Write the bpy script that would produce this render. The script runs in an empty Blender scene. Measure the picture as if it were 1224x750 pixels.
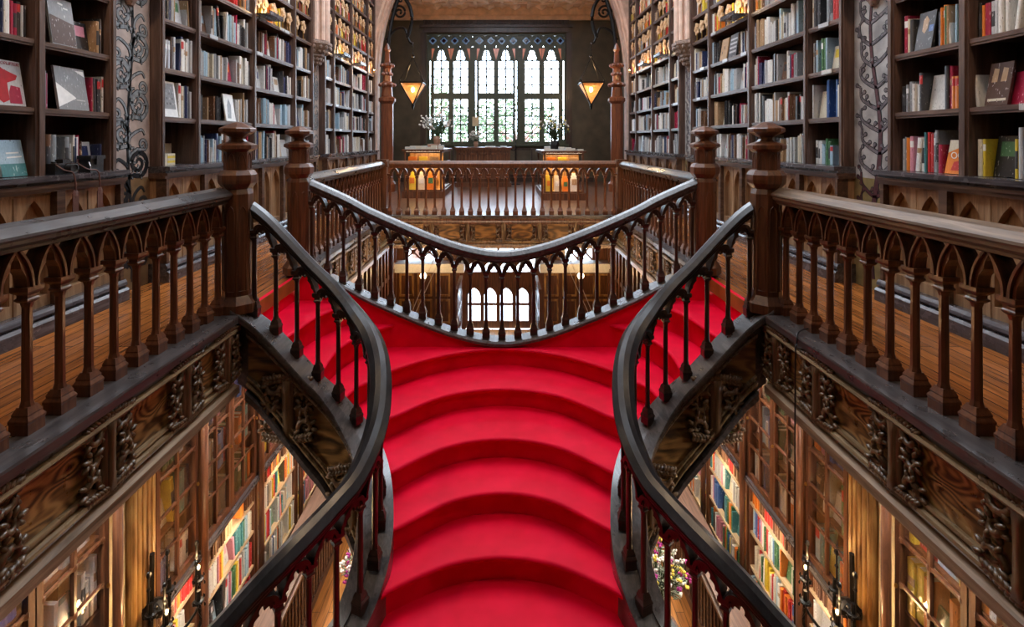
import bpy, bmesh, math, random
from math import pi, sin, cos, sqrt, atan2
from mathutils import Vector, Matrix
random.seed(7)
SC = bpy.context.scene
COL = SC.collection
# ------------------------------------------------------------ camera, world, exposure
cd = bpy.data.cameras.new('camera'); cam = bpy.data.objects.new('camera', cd); COL.objects.link(cam)
cd.sensor_width = 36; cd.lens = 18.0; cd.shift_x = 12/1224; cd.shift_y = -(375-168)/1224
cd.clip_start = .05; cd.clip_end = 300
H = 1.37
cam.location = (0, 0, H); cam.rotation_euler = (pi/2, 0, 0)
SC.camera = cam
SC.view_settings.view_transform = 'Standard'; SC.view_settings.look = 'None'
SC.view_settings.gamma = 1; SC.view_settings.use_curve_mapping = False
SC.view_settings.exposure = 0.0
W = bpy.data.worlds.new('world'); SC.world = W; W.use_nodes = True
W.node_tree.nodes['Background'].inputs[0].default_value = (.72, .86, 1, 1)
W.node_tree.nodes['Background'].inputs[1].default_value = 20.0
SC.cycles.max_bounces = 8; SC.cycles.diffuse_bounces = 4; SC.cycles.glossy_bounces = 4
SC.cycles.transparent_max_bounces = 12; SC.cycles.sample_clamp_indirect = 6
SC.cycles.caustics_reflective = False; SC.cycles.caustics_refractive = False

def light(kind, name, loc, energy, color, size=.1, size_y=None, target=None, portal=False, spread=None):
    l = bpy.data.lights.new(name, kind); o = bpy.data.objects.new(name, l); COL.objects.link(o)
    o.location = loc; l.energy = energy; l.color = color
    if kind == 'AREA':
        l.size = size
        if size_y: l.shape = 'RECTANGLE'; l.size_y = size_y
        if portal: l.cycles.is_portal = True
        if spread: l.spread = spread
        if target is not None:
            d = Vector(target) - Vector(loc); o.rotation_euler = d.to_track_quat('-Z', 'Y').to_euler()
    else: l.shadow_soft_size = size
    return o
WARM = (1, .62, .28); WARMW = (1, .86, .66); COOL = (.78, .88, 1)
light('AREA', 'skylight_daylight', (0, 7.4, 7.0), 560, COOL, 3.2, 5.2, (0, 7.4, 0))
light('AREA', 'window_portal', (0, 17.25, 2.9), 1, (1, 1, 1), 5.0, 3.6, (0, 0, 2.9), portal=True)
light('AREA', 'doorway_portal', (0, 17.25, -3.6), 1, (1, 1, 1), 6.6, 3.4, (0, 0, -3.6), portal=True)

# ------------------------------------------------------------ materials
def newmat(name):
    m = bpy.data.materials.new(name); m.use_nodes = True
    nt = m.node_tree; b = nt.nodes['Principled BSDF']
    return m, nt, b
def N(nt, t, **k):
    n = nt.nodes.new(t)
    for a, v in k.items(): setattr(n, a, v)
    return n
def rgb(c): return (c[0], c[1], c[2], 1)
def ramp(nt, fac, stops):
    r = N(nt, 'ShaderNodeValToRGB'); e = r.color_ramp.elements
    e[0].position, e[0].color = stops[0][0], rgb(stops[0][1]); e[1].position, e[1].color = stops[-1][0], rgb(stops[-1][1])
    for p, c in stops[1:-1]:
        x = e.new(p); x.color = rgb(c)
    nt.links.new(fac, r.inputs[0]); return r.outputs[0]
def wood(name, dark, mid, lite, rough=.4, axis='z', sc=1.0, coat=.15, figure=0, bump=.25, spec=.5):
    m, nt, b = newmat(name)
    g = N(nt, 'ShaderNodeNewGeometry'); mp = N(nt, 'ShaderNodeMapping')
    s = {'x': (1.2, 16, 16), 'y': (16, 1.2, 16), 'z': (16, 16, 1.2)}[axis]
    mp.inputs['Scale'].default_value = [v*sc for v in s]
    nt.links.new(g.outputs['Position'], mp.inputs[0])
    n1 = N(nt, 'ShaderNodeTexNoise'); n1.inputs['Scale'].default_value = 1.5; n1.inputs['Detail'].default_value = 7; n1.inputs['Roughness'].default_value = .65
    n1.inputs['Distortion'].default_value = .6
    nt.links.new(mp.outputs[0], n1.inputs['Vector'])
    fac = n1.outputs[0]
    if figure:
        mp2 = N(nt, 'ShaderNodeMapping'); mp2.inputs['Scale'].default_value = (2.2, 2.2, 5.5) if axis != 'z' else (5, 5, 2)
        nt.links.new(g.outputs['Position'], mp2.inputs[0])
        n0 = N(nt, 'ShaderNodeTexNoise'); n0.inputs['Scale'].default_value = 1.0; n0.inputs['Detail'].default_value = 1.5
        nt.links.new(mp2.outputs[0], n0.inputs['Vector'])
        mu = N(nt, 'ShaderNodeMath', operation='MULTIPLY'); mu.inputs[1].default_value = figure
        nt.links.new(n0.outputs[0], mu.inputs[0])
        si = N(nt, 'ShaderNodeMath', operation='SINE'); nt.links.new(mu.outputs[0], si.inputs[0])
        mx = N(nt, 'ShaderNodeMath', operation='MULTIPLY_ADD'); mx.inputs[1].default_value = .16
        nt.links.new(si.outputs[0], mx.inputs[0]); nt.links.new(n1.outputs[0], mx.inputs[2])
        fac = mx.outputs[0]
    c = ramp(nt, fac, [(.28, dark), (.5, mid), (.74, lite)])
    nt.links.new(c, b.inputs['Base Color'])
    n2 = N(nt, 'ShaderNodeTexNoise'); n2.inputs['Scale'].default_value = 9; n2.inputs['Detail'].default_value = 4
    nt.links.new(g.outputs['Position'], n2.inputs['Vector'])
    mr = N(nt, 'ShaderNodeMapRange'); mr.inputs[1].default_value = .3; mr.inputs[2].default_value = .7
    mr.inputs[3].default_value = max(.05, rough-.05); mr.inputs[4].default_value = rough+.07
    nt.links.new(n2.outputs[0], mr.inputs[0]); nt.links.new(mr.outputs[0], b.inputs['Roughness'])
    bp = N(nt, 'ShaderNodeBump'); bp.inputs['Strength'].default_value = bump; bp.inputs['Distance'].default_value = .004
    nt.links.new(fac, bp.inputs['Height']); nt.links.new(bp.outputs[0], b.inputs['Normal'])
    b.inputs['Coat Weight'].default_value = coat; b.inputs['Coat Roughness'].default_value = .22
    b.inputs['Specular IOR Level'].default_value = spec
    return m
def plain(name, col, rough=.5, metal=0, emit=None, es=0, noise=.12, nscale=25, bump=0):
    m, nt, b = newmat(name)
    g = N(nt, 'ShaderNodeNewGeometry'); n = N(nt, 'ShaderNodeTexNoise'); n.inputs['Scale'].default_value = nscale; n.inputs['Detail'].default_value = 5
    nt.links.new(g.outputs['Position'], n.inputs['Vector'])
    c = ramp(nt, n.outputs[0], [(.3, [v*(1-noise*1.6) for v in col]), (.7, [min(1, v*(1+noise)) for v in col])])
    nt.links.new(c, b.inputs['Base Color']); b.inputs['Roughness'].default_value = rough; b.inputs['Metallic'].default_value = metal
    if bump:
        bp = N(nt, 'ShaderNodeBump'); bp.inputs['Strength'].default_value = bump; bp.inputs['Distance'].default_value = .01
        nt.links.new(n.outputs[0], bp.inputs['Height']); nt.links.new(bp.outputs[0], b.inputs['Normal'])
    if emit: b.inputs['Emission Color'].default_value = rgb(emit); b.inputs['Emission Strength'].default_value = es
    return m
def glassmat(name, tint=(1, 1, 1), gloss=.12, rough=.03):
    m = bpy.data.materials.new(name); m.use_nodes = True; nt = m.node_tree; nt.nodes.clear()
    o = N(nt, 'ShaderNodeOutputMaterial'); t = N(nt, 'ShaderNodeBsdfTransparent'); gl = N(nt, 'ShaderNodeBsdfGlossy'); mx = N(nt, 'ShaderNodeMixShader')
    t.inputs[0].default_value = rgb(tint); gl.inputs['Roughness'].default_value = rough
    tc = N(nt, 'ShaderNodeNewGeometry'); nz = N(nt, 'ShaderNodeTexNoise'); nz.inputs['Scale'].default_value = 6
    bp = N(nt, 'ShaderNodeBump'); bp.inputs['Strength'].default_value = .3; bp.inputs['Distance'].default_value = .02
    nt.links.new(tc.outputs['Position'], nz.inputs['Vector']); nt.links.new(nz.outputs[0], bp.inputs['Height']); nt.links.new(bp.outputs[0], gl.inputs['Normal'])
    mx.inputs[0].default_value = gloss
    nt.links.new(t.outputs[0], mx.inputs[1]); nt.links.new(gl.outputs[0], mx.inputs[2]); nt.links.new(mx.outputs[0], o.inputs[0])
    return m
def parquet(name, c1, c2, width=.095, rough=.28, rot=True):
    m, nt, b = newmat(name)
    g = N(nt, 'ShaderNodeNewGeometry'); mp = N(nt, 'ShaderNodeMapping')
    if rot: mp.inputs['Rotation'].default_value = (0, 0, pi/2)
    nt.links.new(g.outputs['Position'], mp.inputs[0])
    bk = N(nt, 'ShaderNodeTexBrick'); bk.inputs['Scale'].default_value = 1; bk.inputs['Brick Width'].default_value = 1.7; bk.inputs['Row Height'].default_value = width
    bk.inputs['Mortar Size'].default_value = .004; bk.inputs['Color1'].default_value = rgb(c1); bk.inputs['Color2'].default_value = rgb(c2)
    bk.inputs['Mortar'].default_value = rgb([v*.2 for v in c1]); bk.inputs['Bias'].default_value = 0; bk.offset = .37
    nt.links.new(mp.outputs[0], bk.inputs[0])
    mp2 = N(nt, 'ShaderNodeMapping'); mp2.inputs['Scale'].default_value = (22, 1.3, 1) ; nt.links.new(g.outputs['Position'], mp2.inputs[0])
    n = N(nt, 'ShaderNodeTexNoise'); n.inputs['Scale'].default_value = 2; n.inputs['Detail'].default_value = 6; nt.links.new(mp2.outputs[0], n.inputs['Vector'])
    gr = ramp(nt, n.outputs[0], [(.3, (.45, .42, .4)), (.7, (1.15, 1.1, 1.1))])
    mx = N(nt, 'ShaderNodeMix', data_type='RGBA', blend_type='MULTIPLY'); mx.inputs[0].default_value = 1
    nt.links.new(bk.outputs[0], mx.inputs[6]); nt.links.new(gr, mx.inputs[7]); nt.links.new(mx.outputs[2], b.inputs['Base Color'])
    b.inputs['Roughness'].default_value = rough
    bp = N(nt, 'ShaderNodeBump'); bp.inputs['Strength'].default_value = .05; bp.inputs['Distance'].default_value = .001
    nt.links.new(n.outputs[0], bp.inputs['Height']); nt.links.new(bp.outputs[0], b.inputs['Normal'])
    return m
M = {}
M['shaft'] = wood('baluster_oak', (.028, .009, .004), (.105, .032, .012), (.21, .075, .028), .36, 'z', 1.2, .25)
M['post'] = wood('newel_oak', (.03, .011, .005), (.105, .036, .014), (.2, .078, .03), .36, 'z', 1, .25)
M['rail'] = wood('handrail_worn_oak', (.016, .014, .014), (.045, .04, .04), (.11, .10, .10), .3, 'y', 1, .5, bump=.05)
M['stshaft'] = wood('stair_baluster_oak', (.008, .004, .003), (.028, .012, .007), (.06, .028, .016), .36, 'z', 1.2, .25)
M['railstair'] = wood('stair_rail_black_oak', (.006, .006, .007), (.014, .014, .016), (.032, .032, .035), .36, 'y', 1, .3, bump=.04)
M['railpale'] = wood('handrail_buff_oak', (.05, .034, .022), (.15, .10, .065), (.3, .21, .14), .42, 'y', 1, .15, bump=.2)
M['board'] = wood('board_worn_oak', (.022, .018, .017), (.06, .05, .047), (.12, .10, .095), .3, 'y', 1.5, .5, bump=.12)
M['fascia'] = wood('burr_oak_panel', (.045, .02, .006), (.25, .13, .042), (.46, .27, .1), .3, 'y', .6, .35, figure=100)
M['fasciax'] = wood('burr_oak_panel_cross', (.03, .013, .004), (.14, .066, .018), (.28, .145, .045), .36, 'x', .6, .3, figure=38)
M['mould'] = wood('gilded_oak_moulding', (.06, .033, .014), (.2, .125, .06), (.42, .3, .17), .3, 'y', 1.2, .3)
M['beam'] = wood('gallery_beam_oak', (.09, .055, .03), (.26, .165, .1), (.46, .33, .21), .34, 'y', 1, .3)
M['carve'] = wood('carved_oak', (.03, .015, .007), (.11, .06, .026), (.24, .15, .08), .36, 'z', 1.5, .25)
M['wains'] = wood('wainscot_oak', (.10, .05, .022), (.27, .15, .075), (.45, .29, .165), .42, 'z', .9, .15)
M['wainsd'] = wood('wainscot_dark_oak', (.025, .012, .008), (.08, .038, .022), (.16, .09, .055), .38, 'y', .9, .2)
M['skirt'] = wood('skirting_dark_oak', (.02, .017, .019), (.06, .052, .056), (.14, .125, .135), .24, 'y', 1, .3)
M['case'] = wood('bookcase_oak', (.024, .012, .009), (.08, .044, .032), (.17, .105, .08), .4, 'z', 1, .2)
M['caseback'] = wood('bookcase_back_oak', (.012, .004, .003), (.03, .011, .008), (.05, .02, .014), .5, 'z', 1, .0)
M['shelf'] = wood('shelf_oak', (.03, .014, .009), (.09, .046, .032), (.17, .1, .07), .4, 'y', 1, .2)
M['gcase'] = wood('ground_case_oak', (.03, .010, .005), (.11, .038, .016), (.22, .085, .035), .36, 'z', 1, .25)
M['gshelf'] = wood('ground_shelf_pale_oak', (.25, .17, .1), (.42, .3, .18), (.55, .42, .28), .45, 'y', 1, .1)
M['amber'] = wood('amber_oak', (.14, .06, .015), (.34, .17, .05), (.5, .3, .1), .38, 'z', .8, .2, figure=16)
M['pine'] = wood('red_pinnacle_oak', (.05, .014, .006), (.16, .045, .017), (.26, .09, .035), .36, 'z', 1, .25)
M['floor'] = parquet('gallery_floor_boards', (.42, .15, .035), (.25, .085, .02), .095, .24)
M['floorf'] = parquet('front_floor_boards', (.2, .1, .06), (.13, .06, .035), .11, .3)
M['gfloor'] = parquet('ground_floor_boards', (.5, .21, .05), (.34, .13, .03), .11, .3)
M['plaster'] = plain('pink_plaster', (.62, .44, .35), .6, noise=.15, nscale=6, bump=.1)
M['plasterd'] = plain('carved_plaster', (.23, .16, .125), .6, noise=.3, nscale=40, bump=.4)
M['olive'] = plain('olive_wall_paint', (.085, .068, .042), .6, noise=.2, nscale=3, bump=.1)
M['cream'] = plain('cream_plaster', (.62, .55, .36), .55, noise=.08, nscale=6)
M['ceil'] = plain('ceiling_plaster', (.78, .54, .4), .65, noise=.15, nscale=5)
M['panel_l'] = plain('taupe_painted_plaster', (.40, .32, .275), .55, noise=.22, nscale=7)
M['panel_r'] = plain('grey_painted_plaster', (.33, .31, .29), .55, noise=.25, nscale=7)
M['panel_lo'] = plain('brown_painted_plaster', (.17, .1, .045), .5, noise=.25, nscale=8)
M['panel_ro'] = plain('ochre_painted_plaster', (.2, .15, .06), .5, noise=.25, nscale=8)
M['ink'] = plain('black_paint', (.012, .013, .016), .5, noise=.1)
M['scroll'] = plain('slate_grey_paint', (.2, .22, .23), .5, noise=.3, nscale=30)
M['scrollp'] = plain('plum_grey_paint', (.13, .11, .12), .5, noise=.3, nscale=30)
M['scrollo'] = plain('maroon_paint', (.07, .02, .025), .5, noise=.3, nscale=30)
M['iron'] = plain('black_wrought_iron', (.012, .012, .013), .32, .7, noise=.2)
M['brass'] = plain('brass', (.55, .36, .12), .3, 1)
M['leaf_wood'] = plain('pale_carved_limewood', (.55, .34, .17), .45, noise=.25, nscale=40)
M['white'] = plain('white_card', (.72, .72, .7), .5, noise=.06)
M['paper'] = plain('page_edges', (.68, .62, .5), .7, noise=.1, nscale=90)
M['glass'] = glassmat('cabinet_glass', (.96, .97, 1), .12, .05)
M['wglass'] = glassmat('window_glass', (.97, .98, 1), .04, .02)
M['rose'] = glassmat('rose_stained_glass', (.2, .01, .02), .02)
M['peach'] = glassmat('peach_stained_glass', (.95, .5, .3), .05)
M['blueg'] = glassmat('pale_blue_stained_glass', (.075, .085, .1), .02)
M['winwood'] = plain('dark_green_window_wood', (.05, .065, .04), .4, noise=.15)
M['winstone'] = wood('window_surround_oak', (.012, .007, .006), (.04, .022, .016), (.085, .045, .03), .4, 'z', 1, .2)
M['blackleather'] = plain('black_leather', (.012, .012, .014), .38, bump=.3, nscale=120)
M['chrome'] = plain('chrome_metal', (.6, .6, .62), .2, 1)
M['strap'] = plain('brown_leather_strap', (.09, .03, .02), .5, bump=.2)
M['leafout'] = plain('garden_leaves', (.05, .08, .025), .6, noise=.3, nscale=2)
M['green'] = plain('green_leaves', (.05, .09, .035), .5, noise=.4, nscale=30)
M['sage'] = plain('sage_leaves', (.3, .36, .26), .5, noise=.3, nscale=30)
M['petalw'] = plain('white_petals', (.75, .72, .68), .5)
M['petalp'] = plain('magenta_petals', (.4, .03, .25), .5)
M['petaly'] = plain('yellow_petals', (.75, .6, .08), .5)
M['pot'] = plain('tan_pottery', (.35, .2, .13), .5)
M['sky'] = plain('stained_skylight_glass', (.7, .8, 1), .3, emit=(.75, .87, 1), es=1.5)
M['bulb'] = plain('lit_bulb', (1, .8, .5), .3, emit=(1, .68, .3), es=40)
M['strip'] = plain('lit_strip_lamp', (1, .9, .7), .3, emit=(1, .84, .6), es=8)
M['lampglass'] = plain('amber_lantern_glass', (.9, .45, .15), .35, emit=(1, .3, .05), es=.6, noise=.3, nscale=14)
M['lampglass'].node_tree.nodes['Principled BSDF'].inputs['Alpha'].default_value = .6
M['redfelt'] = plain('red_felt', (.35, .01, .015), .8)
M['street'] = plain('pale_street_paving', (.5, .5, .5), .8)
M['cable'] = plain('black_cable', (.015, .012, .012), .4)
M['wire'] = plain('pale_steel_wire', (.7, .66, .6), .3, .6)
def carpet():
    m, nt, b = newmat('red_carpet')
    g = N(nt, 'ShaderNodeNewGeometry'); n = N(nt, 'ShaderNodeTexNoise'); n.inputs['Scale'].default_value = 220; n.inputs['Detail'].default_value = 3
    nt.links.new(g.outputs['Position'], n.inputs['Vector'])
    n2 = N(nt, 'ShaderNodeTexNoise'); n2.inputs['Scale'].default_value = 5; nt.links.new(g.outputs['Position'], n2.inputs['Vector'])
    c = ramp(nt, n2.outputs[0], [(.3, (.66, .001, .022)), (.7, (.8, .002, .034))])
    nt.links.new(c, b.inputs['Base Color']); b.inputs['Roughness'].default_value = .55
    b.inputs['Specular IOR Level'].default_value = .08
    b.inputs['Sheen Weight'].default_value = .0; b.inputs['Sheen Roughness'].default_value = .4
    bp = N(nt, 'ShaderNodeBump'); bp.inputs['Strength'].default_value = .12; bp.inputs['Distance'].default_value = .002
    nt.links.new(n.outputs[0], bp.inputs['Height']); nt.links.new(bp.outputs[0], b.inputs['Normal'])
    return m
M['carpet'] = carpet()

# ------------------------------------------------------------ mesh collector
class MB:
    def __init__(s, sx=1): s.v, s.f, s.m, s.sx, s.T = [], [], [], sx, None
    def add(s, verts, faces, mat=0):
        b = len(s.v)
        for p in verts:
            if s.T is not None: p = s.T @ Vector(p)
            s.v.append((p[0]*s.sx, p[1], p[2]))
        for f in faces: s.f.append([b+i for i in f]); s.m.append(mat)
    def box(s, a, b, mat=0):
        x0, y0, z0 = a; x1, y1, z1 = b
        s.add([(x0,y0,z0),(x1,y0,z0),(x1,y1,z0),(x0,y1,z0),(x0,y0,z1),(x1,y0,z1),(x1,y1,z1),(x0,y1,z1)],
              [(0,3,2,1),(4,5,6,7),(0,1,5,4),(1,2,6,5),(2,3,7,6),(3,0,4,7)], mat)
    def grid(s, rows, mat=0, closed_u=False, closed_v=False, capa=False, capb=False):
        n, k = len(rows), len(rows[0]); vs = [p for r in rows for p in r]; fs = []
        for i in range(n-(0 if closed_u else 1)):
            for j in range(k-(0 if closed_v else 1)):
                i2, j2 = (i+1) % n, (j+1) % k
                fs.append((i*k+j, i*k+j2, i2*k+j2, i2*k+j))
        if capa: fs.append(tuple(range(k))[::-1])
        if capb: fs.append(tuple((n-1)*k+j for j in range(k)))
        s.add(vs, fs, mat)
    def lathe(s, c, prof, n=8, rot=pi/8, mat=0, sqs=None):
        rows = []
        for i, (r, z) in enumerate(prof):
            rows.append([(c[0]+r*cos(rot+2*pi*j/n), c[1]+r*sin(rot+2*pi*j/n), c[2]+z) for j in range(n)])
        s.grid(rows, mat, closed_v=True, capa=True, capb=True)
    def tube(s, pts, r, n=6, mat=0, flat=None):
        pts = [Vector(p) for p in pts]; rows = []
        up = Vector((0, 0, 1))
        for i, p in enumerate(pts):
            t = (pts[min(i+1, len(pts)-1)] - pts[max(i-1, 0)])
            if t.length < 1e-9: t = Vector((0, 0, 1))
            t.normalize(); a = t.cross(up)
            if a.length < .05: a = t.cross(Vector((0, 1, 0)))
            a.normalize(); b = a.cross(t)
            rr = r[i] if isinstance(r, (list, tuple)) else r
            rows.append([tuple(p + a*cos(2*pi*j/n)*rr + b*sin(2*pi*j/n)*rr) for j in range(n)])
        s.grid(rows, mat, closed_v=True, capa=True, capb=True)
    def blob(s, c, r, n=6, k=4, mat=0, R=None):
        rows = []
        for i in range(k+1):
            th = pi*i/k; th = min(max(th, .12), pi-.12)
            row = []
            for j in range(n):
                q = Vector((r[0]*sin(th)*cos(2*pi*j/n), r[1]*sin(th)*sin(2*pi*j/n), r[2]*cos(th)))
                if R is not None: q = R @ q
                row.append((c[0]+q[0], c[1]+q[1], c[2]+q[2]))
            rows.append(row)
        s.grid(rows, mat, closed_v=True, capa=True, capb=True)
    def prism(s, pts, d, mat=0):        # convex-ish polygon pts (3d) extruded by vector d
        n = len(pts); q = [tuple(Vector(p)+Vector(d)) for p in pts]
        s.add(list(pts)+q, [tuple(range(n))[::-1], tuple(range(n, 2*n))]+[(i, (i+1) % n, n+(i+1) % n, n+i) for i in range(n)], mat)
    def ribbon(s, pts, w, nrm, th, mat=0):   # flat painted line with slight thickness on a plane of normal nrm
        pts = [Vector(p) for p in pts]; nrm = Vector(nrm); rows = []
        for i, p in enumerate(pts):
            t = (pts[min(i+1, len(pts)-1)] - pts[max(i-1, 0)]); t.normalize(); a = t.cross(nrm); a.normalize()
            ww = w[i] if isinstance(w, (list, tuple)) else w
            rows.append([tuple(p-a*ww/2), tuple(p+a*ww/2), tuple(p+a*ww/2+nrm*th), tuple(p-a*ww/2+nrm*th)])
        s.grid(rows, mat, closed_v=True, capa=True, capb=True)
    def mesh(s, name, mats, smooth=False, recalc=True):
        me = bpy.data.meshes.new(name); me.from_pydata(s.v, [], s.f)
        if not isinstance(mats, (list, tuple)): mats = [mats]
        for m in mats: me.materials.append(m)
        me.polygons.foreach_set('material_index', s.m)
        if smooth: me.polygons.foreach_set('use_smooth', [True]*len(me.polygons))
        if recalc:
            bm = bmesh.new(); bm.from_mesh(me); bmesh.ops.recalc_face_normals(bm, faces=bm.faces); bm.to_mesh(me); bm.free()
        me.set_sharp_from_angle(angle=math.radians(15)) if smooth == 2 else None
        me.update(); return me
    def build(s, name, mats, parent=None, smooth=False, loc=None, **k):
        return obj(name, s.mesh(name, mats, smooth), parent, loc, **k)
def obj(name, me, parent=None, loc=None, rot=None, **k):
    o = bpy.data.objects.new(name, me); COL.objects.link(o)
    if parent: o.parent = parent
    if loc is not None: o.location = loc
    if rot is not None: o.rotation_euler = rot
    tag(o, **k); return o
def tag(o, label=None, cat=None, group=None, kind=None):
    if label: o['label'] = label
    if cat: o['category'] = cat
    if group: o['group'] = group
    if kind: o['kind'] = kind
    return o
def thing(name, label, cat, loc=(0, 0, 0), group=None):
    o = bpy.data.objects.new(name, None); COL.objects.link(o); o.location = loc; o.empty_display_size = .1
    return tag(o, label, cat, group)
# parts are modelled in world coordinates; hang(part, root) keeps them there while the root sits at the thing's base
def hang(root, *parts):
    for p in parts:
        p.parent = root; p.location = Vector(p.location) - root.location
# ------------------------------------------------------------ room shell
def structure(name, mb, mats, **k):
    return tag(mb.build(name, mats), kind='structure', **k)
GZ = -4.9
mb = MB(); mb.box((-4.2, -3, GZ-.1), (4.2, 17, GZ)); structure('floor', mb, M['gfloor'], label='orange brown ground floor boards far below the staircase')
mb = MB()
for s in (-1, 1):
    x0, x1 = sorted((s*2.06, s*3.9)); mb.box((x0, -3, -.12), (x1, 9.07, 0))
structure('floor_gallery', mb, M['floor'], label='polished narrow boards of the two side galleries')
mb = MB(); mb.box((-3.9, 9.07, -.12), (3.9, 17, 0)); structure('floor_front', mb, M['floorf'], label='dark shiny boards of the front gallery under the window')
mb = MB()
for s in (-1, 1):
    x0, x1 = sorted((s*2.1, s*3.9)); mb.box((x0, -3, -.5), (x1, 9.1, -.12))
mb.box((-3.9, 9.12, -.5), (3.9, 17, -.12)); structure('ceiling_lower', mb, M['gcase'])
mb = MB()
for s in (-1, 1):
    x0, x1 = sorted((s*1.7, s*4.2)); mb.box((x0, -3, 6.6), (x1, 13.4, 6.8))
mb.box((-1.7, 10.2, 6.6), (1.7, 13.4, 6.8)); mb.box((-1.7, -3, 6.6), (1.7, .4, 6.8))
structure('ceiling', mb, M['ceil'])
for s, nm in ((-1, 'left'), (1, 'right')):
    mb = MB(s); mb.box((3.72, -3, GZ), (3.9, 17, 6.8)); structure('wall_'+nm, mb, M['olive'])
mb = MB(); mb.box((-4.2, -3.2, GZ), (4.2, -3, 6.8)); structure('wall_back', mb, M['olive'])
# front ceiling with plaster coffers
mb = MB(); mb.box((-3.9, 13.9, 5.74), (3.9, 17, 5.9))
for i in range(9):
    x = -3.4+i*.85
    mb.box((x-.05, 14, 5.68), (x+.05, 17, 5.742))
for y in (14.6, 15.4, 16.2, 16.93): mb.box((-3.9, y-.06, 5.69), (3.9, y+.06, 5.741))
for i in range(8):
    for y in (15.0, 15.8, 16.6):
        x = -2.97+i*.85; mb.lathe((x, y, 5.6), [(.02, 0), (.12, .05), (.2, .1), (.22, .141)], 6, mat=0)
structure('ceiling_front', mb, M['ceil'])
mb = MB(); mb.box((-3.9, 16.8, 5.5), (3.9, 17, 5.739)); mb.box((-3.9, 16.9, 5.36), (3.9, 17, 5.5)); structure('trim_cornice', mb, M['ceil'])
# front wall with openings : upper window x +-2.32, z 1.2..4.35 ; ground openings
WY = 17.0
def px(u): return (u-600)*WY/612
def pz(v): return H-(v-168)*WY/612
mb = MB()
x0, x1 = px(510), px(676)
zb, zt = pz(172), pz(40)
for a, b in (((-3.9, 0), (x0, 6)), ((x1, 0), (3.9, 6)), ((x0, zt), (x1, 6)), ((x0, 0), (x1, zb))):
    mb.box((a[0], WY, a[1]), (b[0], WY+.35, b[1]))
structure('wall_front', mb, M['olive'])
mb = MB()     # ground floor front wall : oak panelling with a wide door and a band of lights above
dx0, dx1 = px(557), px(634)
for a, b in (((-4.2, GZ), (dx0, -2.92)), ((dx1, GZ), (4.2, -2.92)), ((-4.2, -2.10), (4.2, 0)),
             ((px(452), -2.92), (px(484), -2.1)), ((px(522), -2.92), (px(560), -2.1)), ((px(640), -2.92), (px(675), -2.1)), ((px(708), -2.92), (4.2, -2.1)),
             ((-4.2, -2.92), (px(452), -2.1)), ((dx0, -3.5), (dx1, -3.0)), ((px(484), -2.92), (px(522), -2.62)), ((px(675), -2.92), (px(708), -2.62))):
    mb.box((a[0], WY, a[1]), (b[0], WY+.3, b[1]))
structure('wall_front_lower', mb, M['gcase'])
mb = MB()
for i in range(14):
    x = -4+i*.6
    if dx0-.3 < x+.25 < dx1+.3: continue
    for z0, z1 in ((-4.7, -3.9), (-3.8, -3.05)):
        mb.box((x, WY-.04, z0), (x+.06, WY-.001, z1)); mb.box((x+.42, WY-.04, z0), (x+.48, WY-.001, z1))
        mb.box((x+.061, WY-.04, z1-.06), (x+.419, WY-.001, z1)); mb.box((x+.061, WY-.04, z0), (x+.419, WY-.001, z0+.06))
structure('trim_wall_panelling', mb, M['amber'])
for s, nm in ((-1, 'left'), (1, 'right')):
    mb = MB(s); mb.box((3.5, 9.36, GZ), (3.719, 16.95, -.51))
    for k in range(19):
        y = 9.4+k*.4; mb.box((3.44, y, GZ), (3.4995, y+.09, -.52), k % 2)
    for z in (-1.2, -2.9, -4.6): mb.box((3.46, 9.37, z), (3.4996, 16.94, z+.12), 1)
    structure('trim_hall_panelling_'+nm, mb, [M['gcase'], M['wainsd']])
mb = MB(); mb.box((px(440), WY-.5, -2.9), (px(556), WY-.01, -2.62)); mb.box((px(440), WY-.56, -2.67), (px(556), WY-.011, -2.6))
mb.box((px(644), WY-.5, -2.9), (px(730), WY-.01, -2.62)); mb.box((px(644), WY-.56, -2.67), (px(730), WY-.011, -2.6)); structure('trim_transom_beam', mb, M['white'])
mb = MB(); mb.box((-30, 17.4, GZ-.12), (30, 60, GZ-.02)); structure('ground_street', mb, M['street'])

def arch_pts(x0, x1, zs, za, n=8):
    """pointed arch from (x0,zs) over the apex to (x1,zs)"""
    w = (x1-x0)/2; h = za-zs; r = (w*w+h*h)/(2*w); out = []
    amax = atan2(h, r-w) if r > w else pi/2
    for i in range(n+1):
        a = amax*i/n; out.append((x0+r-r*cos(a), zs+r*sin(a)))
    for i in range(n-1, -1, -1):
        a = amax*i/n; out.append((x1-r+r*cos(a), zs+r*sin(a)))
    return out
def arch_plate(mb, P, x0, x1, zs, za, ztop, d0, d1, mat=0, bx0=None, bx1=None, n=8, ogee=0):
    """flat plate with a pointed opening; P(u, depth, z) -> 3d"""
    a = [((x0+x1)/2+(u-(x0+x1)/2)*(1-ogee*sin(pi*min(1, (z-zs)/(za-zs)))), z) for u, z in arch_pts(x0, x1, zs, za, n)]; bx0 = x0 if bx0 is None else bx0; bx1 = x1 if bx1 is None else bx1
    m = len(a); top = [(bx0+(bx1-bx0)*i/(m-1), ztop) for i in range(m)]
    rows = []
    for (u, z), (tu, tz) in zip(a, top):
        rows.append([P(u, d0, z), P(tu, d0, tz), P(tu, d1, tz), P(u, d1, z)])
    mb.grid(rows, mat, closed_v=True, capa=True, capb=True)

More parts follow.
